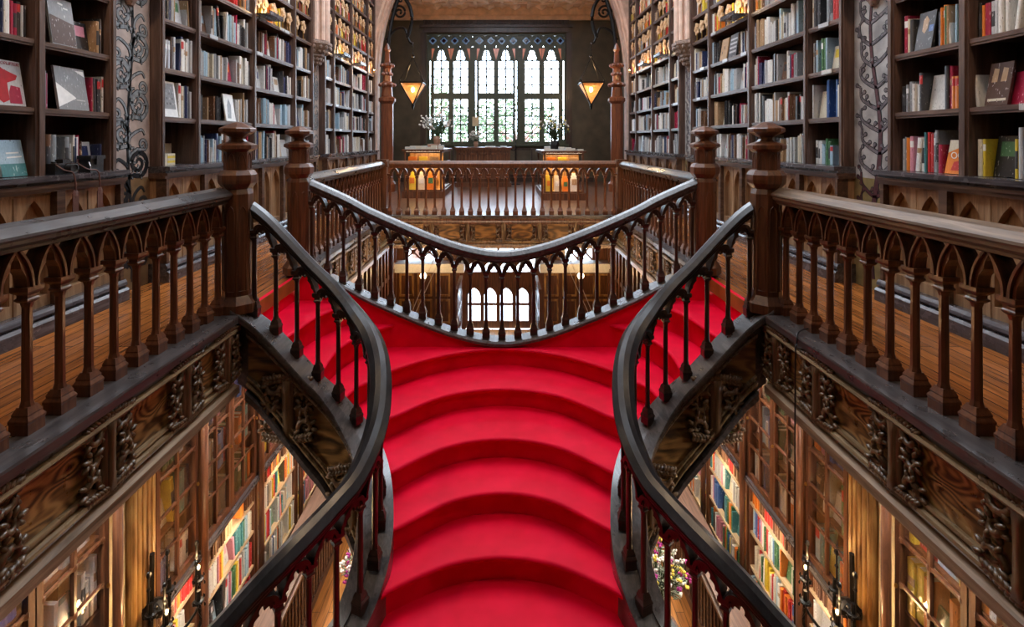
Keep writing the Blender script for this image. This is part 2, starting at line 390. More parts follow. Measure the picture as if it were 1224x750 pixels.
# ---- big window
win = thing('window_gothic', 'tall dark framed gothic window of three double lights above the front gallery', 'window', ((x0+x1)/2, WY+.1, zb)); win['kind'] = 'structure'
mb = MB()
P = lambda u, d, z: (u, WY+d, z)
groups = [((518.6, 535.6), (541.8, 558.8)), ((572.8, 590), (596, 613)), ((627.7, 644.7), (651, 668))]
lights = [(px(a), px(b)) for g in groups for (a, b) in g]
zl0, zm0, zm1, zsp, zap, zl1 = pz(169.5), pz(118.5), pz(111), pz(72), pz(58.5), pz(56)
gm = MB(); 
xs = [x0]+[v for L in lights for v in L]+[x1]
slits = [(513, 514.6), (568, 569.6), (616.2, 618), (673, 674.8)]  # gaps cut through the frame stand in for daylit jamb reveals
for i in range(0, len(xs), 2):
    a, b = xs[i], xs[i+1]
    cuts = [(px(p), px(q)) for p, q in slits if a < px(p) < b]
    if cuts:
        c = cuts[0]; mb.box((a, WY+.06, zb), (c[0], WY+.22, zl1)); mb.box((c[1], WY+.06, zb), (b, WY+.22, zl1))
        mb.box((c[0], WY+.06, zb), (c[1], WY+.22, zb+.15)); mb.box((c[0], WY+.06, pz(72)), (c[1], WY+.22, zl1))
    else: mb.box((a, WY+.06, zb), (b, WY+.22, zl1))
for a, b in lights:
    mb.box((a, WY+.07, zb), (b, WY+.2, zl0)); mb.box((a, WY+.07, zm0), (b, WY+.2, zm1))
    arch_plate(mb, P, a, b, zsp, zap, zl1, .07, .2, ogee=.45)
    for k in range(2):      # cusps
        c = a+(b-a)*(.13 if k == 0 else .87); mb.blob((c, WY+.13, zsp+.05), (.05, .05, .07), 6, 4)
hang(win, mb.build('frame', M['winwood']))
mb = MB(); gx = 0
for a, b in lights:
    c = (a+b)/2; mb.box((c-.023, WY+.1, zl0), (c+.023, WY+.13, zm0)); mb.box((c-.023, WY+.1, zm1), (c+.023, WY+.13, zap))
    for k in range(1, 5): z = zl0+(zm0-zl0)*k/5; mb.box((a, WY+.1, z-.021), (b, WY+.13, z+.021))
    for k in range(0, 4): z = zm1+(zsp-zm1)*(k+1)/4; mb.box((a, WY+.1, z-.021), (b, WY+.13, z+.021))
hang(win, mb.build('glazing_bars', M['winwood']))
mb = MB(); mb.box((x0+.01, WY+.112, zb+.01), (x1-.01, WY+.118, zl1)); hang(win, mb.build('pane', M['wglass']))
# tracery band with quatrefoils in stained glass
tr = MB(); sg = MB()
quat = [px(440+v/3.41) for v in (262, 307, 352, 397, 453, 500, 545, 592, 645, 692, 740, 785)]
zq = pz(48); R = .16
def quatre(mbx, cx, cz, lobe, d0, d1, mat):
    pts = []
    for k in range(24):
        a = 2*pi*k/24; r = lobe*(1+.38*abs(cos(2*a))); pts.append((cx+r*cos(a), WY+d0, cz+r*sin(a)))
    mbx.prism(pts, (0, d1-d0, 0), mat)
cells = [x0]+[(quat[i]+quat[i+1])/2 for i in range(11)]+[x1]
ztr0, ztr1 = zl1, pz(42)
for i, cx in enumerate(quat):
    a, b = cells[i], cells[i+1]; ring = []; outer = []
    for k in range(24):
        t = 2*pi*k/24+pi/24; r = .095*(1+.38*abs(cos(2*t))); ring.append((cx+r*cos(t), zq+r*sin(t)))
        dx, dz = cos(t), sin(t); big = 9
        sc_ = min(((b-cx) if dx > 0 else (cx-a))/max(abs(dx), 1e-6), ((ztr1-zq) if dz > 0 else (zq-ztr0))/max(abs(dz), 1e-6)); outer.append((cx+dx*sc_, zq+dz*sc_))
    rows = [[(p[0], WY+.07, p[1]), (q[0], WY+.07, q[1]), (q[0], WY+.2, q[1]), (p[0], WY+.2, p[1])] for p, q in zip(ring, outer)]
    tr.grid(rows, 0, closed_u=True, closed_v=True)
    quatre(sg, cx, zq, .05, .10, .108, 0); quatre(sg, cx, zq, .125, .12, .124, 1)
tr.box((x0, WY+.05, ztr1), (x1, WY+.2, zt))
hang(win, tr.build('tracery', M['winwood'])); hang(win, sg.build('stained_quatrefoils', [M['rose'], M['blueg']]))
# peach spandrel pieces set before the frame; their emission stands in for daylight
mb = MB()
for a, b in lights:
    for c, t in ((a-.03, 0), (b+.03, 1)):
        mb.prism([(c-.05, WY+.05, zap+.02), (c+.05, WY+.05, zap+.02), (c+.05*(1 if t else -1), WY+.05, zsp+.02)], (0, .009, 0), 0)
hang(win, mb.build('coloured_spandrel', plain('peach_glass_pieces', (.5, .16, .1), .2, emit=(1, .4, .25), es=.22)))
mb = MB(); mb.box((x0-.12, WY-.1, zt+.02), (x1+.12, WY-.001, zt+.18)); mb.box((x0-.22, WY-.16, zt+.18), (x1+.22, WY-.001, zt+.26)); mb.box((x0-.1, WY-.06, zt+.26), (x1+.1, WY-.001, zt+.62))
n = 46
for i in range(n):
    x = x0-.08+(x1-x0+.16)*i/(n-1); mb.box((x-.025, WY-.11, zt+.3), (x+.025, WY-.0605, zt+.42))
for a in (x0-.2, x1+.02): mb.box((a, WY-.07, zb-.3), (a+.18, WY-.001, zt+.02))
structure('trim_window_surround', mb, M['winstone'])
mb = MB(); mb.box((x0-.1, WY-.12, zb-.08), (x1+.1, WY+.04, zb-.01)); structure('trim_window_sill', mb, M['winwood'])
mb = MB()     # dado boards under the window
for i in range(11):
    a = x0-.7+i*.52; mb.box((a, WY-.05, .15), (a+.05, WY-.001, zb-.09)); mb.box((a+.051, WY-.03, zb-.2), (a+.519, WY-.001, zb-.14)); mb.box((a+.051, WY-.03, .15), (a+.519, WY-.001, .25))
mb.box((x0-.9, WY-.08, 0), (x1+.9, WY-.0015, .15)); structure('trim_dado', mb, M['winstone'])

# ---- ground floor glazed door and side lights
door = thing('door_street', 'bright glazed street door with four pointed lights seen under the gallery', 'door', ((dx0+dx1)/2, WY+.1, GZ)); door['kind'] = 'structure'
mb = MB(); nd = 4; gl = MB()
for k in range(nd):
    a = dx0+(dx1-dx0)*k/nd; b = dx0+(dx1-dx0)*(k+1)/nd
    mb.box((a, WY+.06, GZ), (a+.06, WY+.12, -3.5)); mb.box((b-.06, WY+.06, GZ), (b, WY+.12, -3.5))
    arch_plate(mb, P, a+.06, b-.06, -3.85, -3.55, -3.5, .06, .12)
    mb.box((a+.06, WY+.06, -4.13), (b-.06, WY+.12, -4.05)); mb.box((a+.06, WY+.06, GZ), (b-.06, WY+.12, GZ+.25))
    arch_plate(mb, P, a+.04, b-.04, -3.0, -2.68, -2.6, .06, .12); mb.box((a-.04, WY+.06, -3.0), (a+.04, WY+.12, -2.1)); 
    mb.box((a+.04, WY+.06, -2.6), (b-.04, WY+.12, -2.5))
hang(door, mb.build('frame', M['gcase']))
gl.box((dx0, WY+.085, GZ), (dx1, WY+.09, -2.1)); hang(door, gl.build('pane', M['wglass']))
for i, (a, b) in enumerate(((484, 522), (675, 708))):
    w = thing('window_%d' % (i+1), 'small bright transom with crossed tracery above the %s panelling' % ('left' if i == 0 else 'right'), 'window', (px((a+b)/2), WY+.1, -2.6)); w['kind'] = 'structure'
    mb = MB(); A, B = px(a), px(b)
    for k in range(2):
        l = A+(B-A)*k/2; r = l+(B-A)/2; c = (l+r)/2
        mb.tube([(l, WY+.08, -2.6), (c, WY+.08, -2.35), (r, WY+.08, -2.1)], .03, 4); mb.tube([(r, WY+.08, -2.6), (c, WY+.08, -2.35), (l, WY+.08, -2.1)], .03, 4)
        mb.blob((c, WY+.08, -2.35), (.08, .03, .08)); mb.box((l-.03, WY+.05, -2.62), (l+.03, WY+.11, -2.1))
    hang(w, mb.build('frame', M['gcase'])); mb = MB(); mb.box((A, WY+.1, -2.62), (B, WY+.105, -2.1)); hang(w, mb.build('pane', M['wglass']))
# two open vestibule leaves beside the street door
for s, nm in ((-1, 'left'), (1, 'right')):
    hx = dx0 if s < 0 else dx1
    t = thing('vestibule_door', 'tall dark door leaf with pointed glass standing open, %s of the street door' % nm, 'door', (hx-s*-.1, 16.0, GZ), 'open vestibule leaves'); t.rotation_euler[2] = 0
    mb = MB(); X = hx+s*.12
    for y0 in (14.7, 15.45):
        Q = lambda u, d, z: (X+d, u, z)
        mb.box((X, y0, GZ+.01), (X+.05, y0+.09, -3.0)); mb.box((X, y0+.61, GZ+.01), (X+.05, y0+.7, -3.0))
        arch_plate(mb, Q, y0+.09, y0+.61, -3.55, -3.15, -3.0, 0, .05); mb.box((X, y0+.09, -3.75), (X+.05, y0+.61, -3.65)); mb.box((X, y0+.09, GZ+.01), (X+.05, y0+.61, -4.3))
        mb.box((X+.01, y0+.33, -4.3), (X+.04, y0+.36, -3.2))
    mb.box((X-.02, 14.66, -3.0), (X+.07, 16.2, -2.9))
    hang(t, mb.build('leaf_frame', M['gcase']))
    mb = MB(); mb.box((X+.02, 14.8, -4.3), (X+.028, 16.06, -3.02)); hang(t, mb.build('pane', M['glass']))

# ------------------------------------------------------------ staircase
def crom(pts, per=10):
    out = []; n = len(pts)
    for i in range(n-1):
        p0, p1, p2, p3 = [Vector(pts[max(0, min(n-1, i+k))]) for k in (-1, 0, 1, 2)]
        for j in range(per):
            t = j/per; out.append(.5*((2*p1)+(-p0+p2)*t+(2*p0-5*p1+4*p2-p3)*t*t+(-p0+3*p1-3*p2+p3)*t**3))
    out.append(Vector(pts[-1])); return out
class Path:
    def __init__(s, pts, per=10, smooth=True):
        s.p = crom(pts, per) if smooth else [Vector(p) for p in pts]
        s.l = [0]
        for a, b in zip(s.p, s.p[1:]): s.l.append(s.l[-1]+sqrt((a.x-b.x)**2+(a.y-b.y)**2))
        s.L = s.l[-1]
    def at(s, d):
        d2 = max(0, min(s.L, d)); i = 0
        lo, hi = 0, len(s.l)-2
        while lo < hi:
            m = (lo+hi+1)//2
            if s.l[m] <= d2: lo = m
            else: hi = m-1
        i = lo; q = (d-s.l[i] if (d < 0 or d > s.L) else d2-s.l[i])/max(1e-9, s.l[i+1]-s.l[i]); p = s.p[i].lerp(s.p[i+1], q)
        e = .05; a = s.raw(d2-e); b = s.raw(d2+e); t = Vector((b.x-a.x, b.y-a.y, 0)); t.normalize()
        return p, Vector((-t.y, t.x, 0)), t
    def raw(s, d):
        d = max(0, min(s.L, d))
        for i in range(len(s.l)-1):
            if d <= s.l[i+1]: q = (d-s.l[i])/max(1e-9, s.l[i+1]-s.l[i]); return s.p[i].lerp(s.p[i+1], q)
        return s.p[-1].copy()
def sweep(mb, path, prof, d0, d1, mat=0, step=.05, ns=1):
    n = max(1, int((d1-d0)/step)); rows = []
    for i in range(n+1):
        p, nn, t = path.at(d0+(d1-d0)*i/n)
        rows.append([(p.x+nn.x*ns*a, p.y+nn.y*ns*a, p.z+z) for a, z in prof])
    mb.grid(rows, mat, closed_v=True, capa=True, capb=True)

def P3(u, v, Y, rh=.9): return ((600-u)*Y/612, Y, H-(v-168)*Y/612-rh)
# centre line of one stair balustrade (x is the distance from the stair axis)
st_pts = [(2.08, 4.05, .06), P3(322, 256, 4.06), P3(375, 312, 4.05), P3(399, 335, 4.04), P3(425, 366, 3.98), P3(446, 398, 3.82), P3(455, 440, 3.55),
          P3(450, 500, 3.27), P3(426, 560, 3.05), P3(395, 598, 2.92), P3(340, 655, 2.72), P3(300, 697, 2.62), P3(262, 740, 2.54), P3(195, 810, 2.42)]
PST = Path(st_pts, 8)
# U shaped balustrade behind the landing (z at foot of balusters)
half = [(-2.03, .12), (-1.59, -.075), (-1.334, -.21), (-.909, -.397), (-.535, -.541), (-.23, -.62), (0, -.645)]
u_pts = [(x, 5.2, z) for x, z in half]+[(-x, 5.2, z) for x, z in half[-2::-1]]
PU = Path(u_pts, 8)

stair = thing('staircase', 'double curved staircase with crimson carpeted steps sweeping up to both galleries', 'staircase', (0, 3.5, GZ))
def arc(pts, n=28):
    full = pts+[(-x, y) for x, y in pts[-2::-1]] if abs(pts[-1][0]) < 1e-6 else pts
    q = Path([(x, y, 0) for x, y in full], 8); return [q.raw(q.L*i/n) for i in range(n+1)]
def steps(curves, zs, floor_back, name_z):
    for k in range(len(curves)-1):
        back, front = curves[k], curves[k+1]; z = zs[k]; zn = zs[k+1] if k+1 < len(zs) else z-.18
        n = len(front); rows = []
        for i in range(n):
            t = front[min(i+1, n-1)]-front[max(i-1, 0)]; nn = Vector((t.y, -t.x, 0)); nn.normalize()
            if (nn.dot(front[i]-back[i])) < 0 and i in (n//2,): pass
            if nn.dot(front[i]-back[i]) < 0: nn = -nn
            f = front[i]; b = back[i]; d = (b-f); 
            if d.length > 1e-6: d.normalize()
            bb = b+d*.04
            rows.append([(bb.x, bb.y, z), (f.x, f.y, z)]+[(f.x+nn.x*o, f.y+nn.y*o, z-h) for o, h in ((.012, .003), (.021, .011), (.024, .021), (.019, .033), (.006, .04), (-.012, .043))]+
                        [(f.x-nn.x*.014, f.y-nn.y*.014, zn-.03), (bb.x, bb.y, zn-.03)])
        m = MB(); m.grid(rows, 0, closed_v=True, capa=True, capb=True)
        o = m.build('carpeted_step', M['carpet'], smooth=False)
        for p in o.data.polygons: p.use_smooth = len(p.vertices) == 4 and abs(p.normal.z) < 2
        sm = o.modifiers.new('e', 'EDGE_SPLIT'); sm.split_angle = math.radians(50)
        hang(stair, o)
FL = 18
for s in (-1, 1):
    c0 = [(-2.10, 4.10), (-2.10, 4.5), (-2.10, 5.25)]
    c1 = [(-1.80, 4.13), (-1.77, 4.29), (-1.72, 4.66), (-1.63, 4.88), (-1.45, 5.25)]
    c2 = [(-1.46, 4.13), (-1.475, 4.4), (-1.45, 4.62), (-1.37, 4.82), (-1.22, 5.03), (-.97, 5.25)]
    cs = [arc([(x*-s, y) for x, y in c], FL) for c in (c0, c1, c2)]
    steps([cs[0], cs[1]], [-.235, -.47], 0, 0); steps([cs[1], cs[2]], [-.47, -.70], 0, 0)
curves = [[(-1.44, 4.13), (-1.455, 4.4), (-1.35, 4.82), (-1.2, 5.03), (-.95, 5.25), (-.4, 5.25), (0, 5.25)],
          [(-1.29, 4.10), (-1.24, 4.32), (-1.134, 4.46), (-.977, 4.67), (-.55, 4.98), (0, 5.12)],
          [(-1.1, 4.02), (-1.03, 4.1), (-.9, 4.2), (-.5, 4.55), (0, 4.67)],
          [(-.93, 3.70), (-.83, 3.77), (-.45, 4.09), (0, 4.2)],
          [(-.84, 3.38), (-.72, 3.47), (-.36, 3.74), (0, 3.82)],
          [(-.79, 3.12), (-.76, 3.15), (-.66, 3.23), (-.35, 3.395), (0, 3.453)],
          [(-.87, 2.9), (-.80, 2.85), (-.66, 2.9), (-.35, 3.02), (0, 3.08)],
          [(-1.1, 2.6), (-.98, 2.52), (-.75, 2.5), (-.35, 2.64), (0, 2.7)],
          [(-1.4, 2.38), (-1.2, 2.2), (-.8, 2.15), (-.4, 2.27), (0, 2.33)],
          [(-1.7, 2.1), (-1.3, 1.9), (-.8, 1.82), (-.4, 1.92), (0, 1.96)]]
zs = [-.70]+[-.70-.18*k for k in range(1, 12)]
steps([arc(c, 40) for c in curves], zs, 0, 0)
# carpeted riser at the gallery edge, and the red wall behind the landing
mb = MB()
for s in (-1, 1):
    m2 = MB(s); m2.box((2.075, 4.1, -.26), (2.11, 5.19, -.012)); m2.tube([(2.085, 4.1, -.012), (2.085, 5.19, -.012)], .022, 8); 
    for v, f, mm in ((m2.v, m2.f, m2.m),): b = len(mb.v); mb.v += v; mb.f += [[b+i for i in q] for q in f]; mb.m += mm
rows = []
for i in range(61):
    p = PU.raw(PU.L*i/60); rows.append([(p.x, 5.13, p.z-.055), (p.x, 5.2, p.z-.055), (p.x, 5.2, -1.0), (p.x, 5.13, -1.0)])
mb.grid(rows, 0, closed_v=True, capa=True, capb=True)
hang(stair, mb.build('carpeted_wall', M['carpet']))
# stringers : moulded outer boards with panels
def zdepth(d, L): 
    f = d/PST.L
    return .6+.2*min(1, max(0, d/1.1)) - .22*min(1, max(0, (d-1.3)/.9))
for s in (-1, 1):
    def ring(fn, mat, mb, d0, d1, step=.05):
        n = int((d1-d0)/step); rows = []
        for i in range(n+1):
            d = d0+(d1-d0)*i/n; p, nn, t = PST.at(d); D = zdepth(d, PST.L)
            rows.append([(p.x+nn.x*a, p.y+nn.y*a, p.z+z) for a, z in fn(D)])
        mb.grid(rows, mat, closed_v=True, capa=True, capb=True)
    mb = MB(s)      # normal nn points outward (away from steps) or inward: sign found below
    p, nn, t = PST.at(.5); o = -1 if nn.y > 0 else 1       # outward = towards the camera side there
    ring(lambda D: [(o*-.085, .0), (o*.05, .0), (o*.05, -.05), (o*.02, -.08), (o*.02, -D), (o*-.085, -D)], 1, mb, 0, PST.L)
    ring(lambda D: [(o*.051, .012), (o*.15, .012), (o*.155, 0), (o*.155, -.04), (o*.13, -.06), (o*.051, -.06)], 1, mb, 0, PST.L)
    ring(lambda D: [(o*.021, -.061), (o*.12, -.061), (o*.115, -.1), (o*.09, -.12), (o*.021, -.12)], 1, mb, .1, PST.L)
    ring(lambda D: [(o*.021, -.121), (o*.10, -.121), (o*.105, -.135), (o*.10, -.15), (o*.021, -.155)], 3, mb, .1, PST.L)
    ring(lambda D: [(o*.021, -.156), (o*.065, -.156), (o*.065, -D+.17), (o*.021, -D+.17)], 2, mb, .1, PST.L)
    for z0, z1, dd, mt in ((.17, .15, .095, 3), (.149, .125, .08, 3), (.124, .10, .11, 3), (.099, .06, .07, 1), (.059, 0, .13, 1)):
        ring(lambda D: [(o*.021, -D+z0), (o*dd, -D+z0-.004), (o*(dd), -D+z1+.002), (o*.021, -D+z1)], mt, mb, .1, PST.L)
    hang(stair, mb.build('stringer', [M['carpet'], M['board'], M['fasciax'], M['mould']], smooth=2))
# curb of the U shaped balustrade
mb = MB()
sweep(mb, PU, [(-.07, -.055), (-.10, -.045), (-.10, -.02), (-.085, 0), (.085, 0), (.10, -.02), (.10, -.05), (.07, -.056)], .03, PU.L-.03, 0)
rows = []
for i in range(61):
    p = PU.raw(PU.L*i/60); rows.append([(p.x, 5.205, p.z-.056), (p.x, 5.28, p.z-.056), (p.x, 5.28, p.z-.62), (p.x, 5.205, p.z-.62)])
mb.grid(rows, 1, closed_v=True, capa=True, capb=True)
hang(stair, mb.build('curb', [M['board'], M['fasciax']], smooth=2))
# soffit closing the underside
mb = MB(); rows = []
L0 = arc([(-x, y) for x, y in [(1.9, 4.1), (1.2, 4.08), (.9, 3.6), (.82, 3.2), (1.0, 2.8), (1.5, 2.4)]], 30)
zsf = [-.55, -.8, -1.0, -1.25, -1.6, -2.2]
for i, p in enumerate(L0):
    z = -.6-1.9*(i/30)**1.1
    yb = 5.19 if i < 12 else max(p.y, 5.19-(i-12)*.14)
    pass
# ------------------------------------------------------------ balustrades
BAL_H = .74
def baluster_mesh(name, mat, slim=1.0):
    b = MB(); k = slim
    b.lathe((0, 0, 0), [(.062*k, 0), (.062*k, .055), (.066*k, .06), (.066*k, .07), (.052*k, .09), (.054*k, .098), (.036*k, .13)], 4, pi/4)
    b.lathe((0, 0, .129), [(.029*k, 0), (.0225*k, .03), (.0205*k, .5), (.027*k, .525)], 8)
    b.lathe((0, 0, .653), [(.03*k, 0), (.044*k, .012), (.044*k, .02), (.036*k, .026), (.036*k, .04), (.054*k, .052), (.06*k, .062), (.06*k, .084)], 4, pi/4)
    return b.mesh(name, M[mat])
BMESH = {'side': baluster_mesh('baluster', 'shaft', 1.0), 'stair': baluster_mesh('baluster', 'stshaft', .82)}
def rib(mb, path, d0, d1, z0, z1, cusp, ns=1, depth=.03, n=10, thick=.026, fillet=True):
    """gothic rib pair between two balusters in sheared path coordinates"""
    w = (d1-d0)/2; h = z1-z0; r = (w*w+h*h)/(2*w); am = atan2(h, r-w) if r > w else pi/2; mid = (d0+d1)/2
    for side in (0, 1):
        for (tk, dp, off) in ((thick, depth, 0), (thick*.45, depth*1.45, 0)):
            rows = []
            for i in range(n+1):
                u = i/n; a = am*u; cu = cusp*math.exp(-((u-.5)/.13)**2) if dp == depth else 0
                row = []
                for rr in (r, r-tk-cu):
                    x = r-rr*cos(a); x = min(x, w); zz = z0+rr*sin(a)
                    row.append((d0+x if side == 0 else d1-x, zz))
                quad = []
                for (dd, zz), sg in ((row[0], -1), (row[1], -1), (row[1], 1), (row[0], 1)):
                    p, nn, t = path.at(dd); quad.append((p.x+nn.x*dp*sg, p.y+nn.y*dp*sg, p.z+zz))
                rows.append(quad)
            mb.grid(rows, 0, closed_v=True, capa=True, capb=True)
RAILP = [(0, .966), (.05, .952), (.098, .918), (.10, .905), (.088, .893), (.088, .878), (.07, .862), (.06, .86), (.06, .845), (.045, .838)]
def railprof(top=.966, w=1.0):
    r = [(a*w, z+top-.966) for a, z in RAILP]; return r+[(-a, z) for a, z in r[:0:-1]]
def balustrade(name, label, path, d0, d1, n, mats, top=.966, ext=.03, bm='side', cusp=.012, sx=1, group=None, base=(0, 0, 0), rail_w=1.0, cat='balustrade', ends=True, zoff=0):
    t = thing(name, label, cat, base, group)
    m = MB(sx); sweep(m, path, railprof(top, rail_w), d0, min(path.L, d1+ext), step=.035); hang(t, m.build('handrail', M[mats[0]], smooth=2))
    sp = (d1-d0)/n; k = (top-.12)/.846
    ar = MB(sx)
    side = name == 'gallery_balustrade'; hb = .665 if side else .737*(top-.128)/(.838)     # capital top
    for i in range(n+1):
        d = d0+sp*i
        if 0 < i < n or ends:
            p, nn, tt = path.at(d); b = bpy.data.objects.new('baluster', BMESH[bm]); COL.objects.link(b)
            b.location = (p.x*sx, p.y, p.z); b.rotation_euler[2] = atan2(tt.y, tt.x*sx); b.scale[2] = hb/.737
            hang(t, b)
        if i < n: rib(ar, path, d+.006, d+sp-.006, hb-.002, top-(.108 if side else .122), cusp, thick=.026 if bm == 'side' and sx and name == 'gallery_balustrade' else .038)
    hang(t, ar.build('gothic_arcade', M[mats[1]]))
    return t
for s, nm, tx in ((-1, 'left', 'black scroll'), (1, 'right', 'grey tree')):
    pa = Path([(2.17, .9, .042), (2.17, 3.97, .042)], smooth=False)
    balustrade('gallery_balustrade', 'oak gallery balustrade with pointed arches running towards the viewer, %s side' % nm, pa, 3.01-16*.1745, 3.01, 16, ('rail' if s < 0 else 'railpale', 'shaft'), sx=s, base=(s*2.17, 2.5, .042), group='side gallery balustrades')
    pb = Path([(2.15, 5.3, .042), (2.15, 9.05, .042)], smooth=False)
    balustrade('gallery_balustrade', 'oak gallery balustrade leading from the far newel post to the front gallery, %s side' % nm, pb, .04, pb.L-.09, 22, ('rail', 'post'), sx=s, base=(s*2.15, 7, .042), group='side gallery balustrades')
    balustrade('stair_balustrade', 'black railed balustrade curving down the outer edge of the red steps, %s side' % nm, PST, .12, PST.L, int(PST.L/.166), ('railstair', 'stshaft'), top=.905, rail_w=.74, bm='stair', cusp=.02, sx=s, base=(s*.83, 3.5, -1.1), group='curving stair balustrades')
balustrade('landing_balustrade', 'sagging U shaped balustrade across the back of the red landing', PU, .1, PU.L-.1, 24, ('rail', 'stshaft'), top=.90, rail_w=.72, bm='stair', cusp=.012, base=(0, 5.2, -.645))
pf = Path([(-2.1, 9.15, .042), (2.1, 9.15, .042)], smooth=False)
balustrade('front_balustrade', 'straight oak balustrade along the edge of the front gallery below the window', pf, .1, pf.L-.1, 25, ('post', 'post'), base=(0, 9.15, .042))

# newel posts
def newel(x, y, k, label, zb=.03):
    t = thing('newel_post', label, 'newel post', (x, y, 0), 'octagonal newel posts')
    b = MB(); b.lathe((x, y, zb), [(.155*k, 0), (.155*k, .07), (.125*k, .11), (.112*k, .13), (.112*k, .92), (.10*k, .96), (.10*k, .99)], 8)
    for j in range(8):
        a = 2*pi*j/8; R_ = .112*k*cos(pi/8)+.002; c, s_ = cos(a), sin(a); w = .028*k
        for (za, zb_) in ((.2, .86),):
            pts = [(x+c*R_-s_*u, y+s_*R_+c*u, z) for u, z in ((-w, za), (-w, zb_-.06), (-w*.6, zb_-.02), (0, zb_), (w*.6, zb_-.02), (w, zb_-.06), (w, za), (-w, za))]
            b.tube(pts, .004, 4)
    b.build('shaft', M['post'], t, loc=(-x, -y, 0))
    b = MB(); b.lathe((x, y, 0), [(.10*k, .99), (.115*k, 1.005), (.138*k, 1.035), (.142*k, 1.06), (.142*k, 1.10), (.118*k, 1.135), (.10*k, 1.14), (.10*k, 1.28), (.118*k, 1.293), (.145*k, 1.305), (.145*k, 1.333), (.12*k, 1.345), (.07*k, 1.362), (.056*k, 1.38), (.06*k, 1.398), (.10*k, 1.42), (.134*k, 1.438), (.134*k, 1.462), (.128*k, 1.468), (.05*k, 1.506), (.012, 1.515)], 8)
    for j in range(8):
        a = 2*pi*j/8; R_ = .10*k*cos(pi/8)+.001; c, s_ = cos(a), sin(a); w = .024*k
        pts = [(x+c*R_-s_*u, y+s_*R_+c*u, z) for u, z in ((-w, 1.15), (-w, 1.215), (-w*.6, 1.25), (0, 1.27), (w*.6, 1.25), (w, 1.215), (w, 1.15))]
        b.tube(pts, .0035, 4)
    b.build('finial', M['post'], t, loc=(-x, -y, 0))
for s, nm in ((-1, 'left'), (1, 'right')):
    newel(s*2.09, 4.05, 1.0, 'octagonal oak newel post with faceted cap, the nearer one on the %s gallery' % nm)
    newel(s*2.06, 5.2, 1.0, 'octagonal oak newel post with faceted cap, beyond the red steps on the %s gallery' % nm)
    t = thing('corner_post', 'square oak corner post where balustrades meet at the front gallery, %s side' % nm, 'post', (s*2.13, 9.15, .03))
    b = MB(); b.box((s*2.13-.08, 9.07, .042), (s*2.13+.08, 9.23, .90)); b.box((s*2.13-.1, 9.05, .0425), (s*2.13+.1, 9.25, .17)); b.box((s*2.13-.11, 9.04, .90), (s*2.13+.11, 9.26, 1.0)); b.box((s*2.13-.09, 9.06, 1.0), (s*2.13+.09, 9.24, 1.03))
    b.build('shaft', M['post'], t, loc=(-s*2.13, -9.15, -.03))

# fascias of the galleries
def spiral(cx, cy, r0, turns, sgn, n=22, a0=0):
    return [(cx+sgn*r0*(1-.86*i/n)*cos(a0+turns*2*pi*i/n), cy+r0*(1-.86*i/n)*sin(a0+turns*2*pi*i/n)) for i in range(n+1)]
def carved_bracket_mesh():
    """relief in local plane: u = local y, v = local z, height along +x ; about .34 wide, .42 tall"""
    b = MB(); rnd = random.Random(3)
    for w, d in ((.062, .034), (.03, .05)):
        b.grid([[(0, -w*q, z), (d, -w*q*.7, z), (d, w*q*.7, z), (0, w*q, z)] for z, q in ((-.2, 1.0), (-.12, .75), (0, .7), (.1, .85), (.17, 1.3))], 0, closed_v=True, capa=True, capb=True)
    for su in (-1, 1):
        for cu, cv, r, a0, tn in ((.1, .13, .05, pi, 1.4), (.115, .015, .038, 2.6, 1.3), (.12, -.12, .052, 3.6, -1.4)):
            pts = [(.02+.012*sin(i*.4), su*u, v) for i, (u, v) in enumerate(spiral(cu, cv, r, tn, 1, 16, a0))]
            b.tube(pts, [.019*(1-.5*i/16) for i in range(17)], 5)
            for j in range(7):
                a = a0+j*.8; Rm = Matrix.Rotation(su*a, 3, 'X')
                b.blob((.02+rnd.random()*.02, su*(cu+(r+.008)*cos(a)), cv+(r+.008)*sin(a)), (.016, .027, .012), 6, 4, R=Rm)
    for sv, v0 in ((1, .185), (-1, -.2)):
        for j in range(-7, 8):
            u = j*.022; v = v0-sv*abs(j)*.003
            b.blob((.03, u, v+.012), (.022, .026, .013), 6, 4, R=Matrix.Rotation(.7*(1 if j > 0 else -1), 3, 'X'))
            b.blob((.028, u, v-.012), (.022, .026, .013), 6, 4, R=Matrix.Rotation(-.7*(1 if j > 0 else -1), 3, 'X'))
    return b.mesh('carved_bracket', M['carve'], smooth=True)
CB = carved_bracket_mesh()
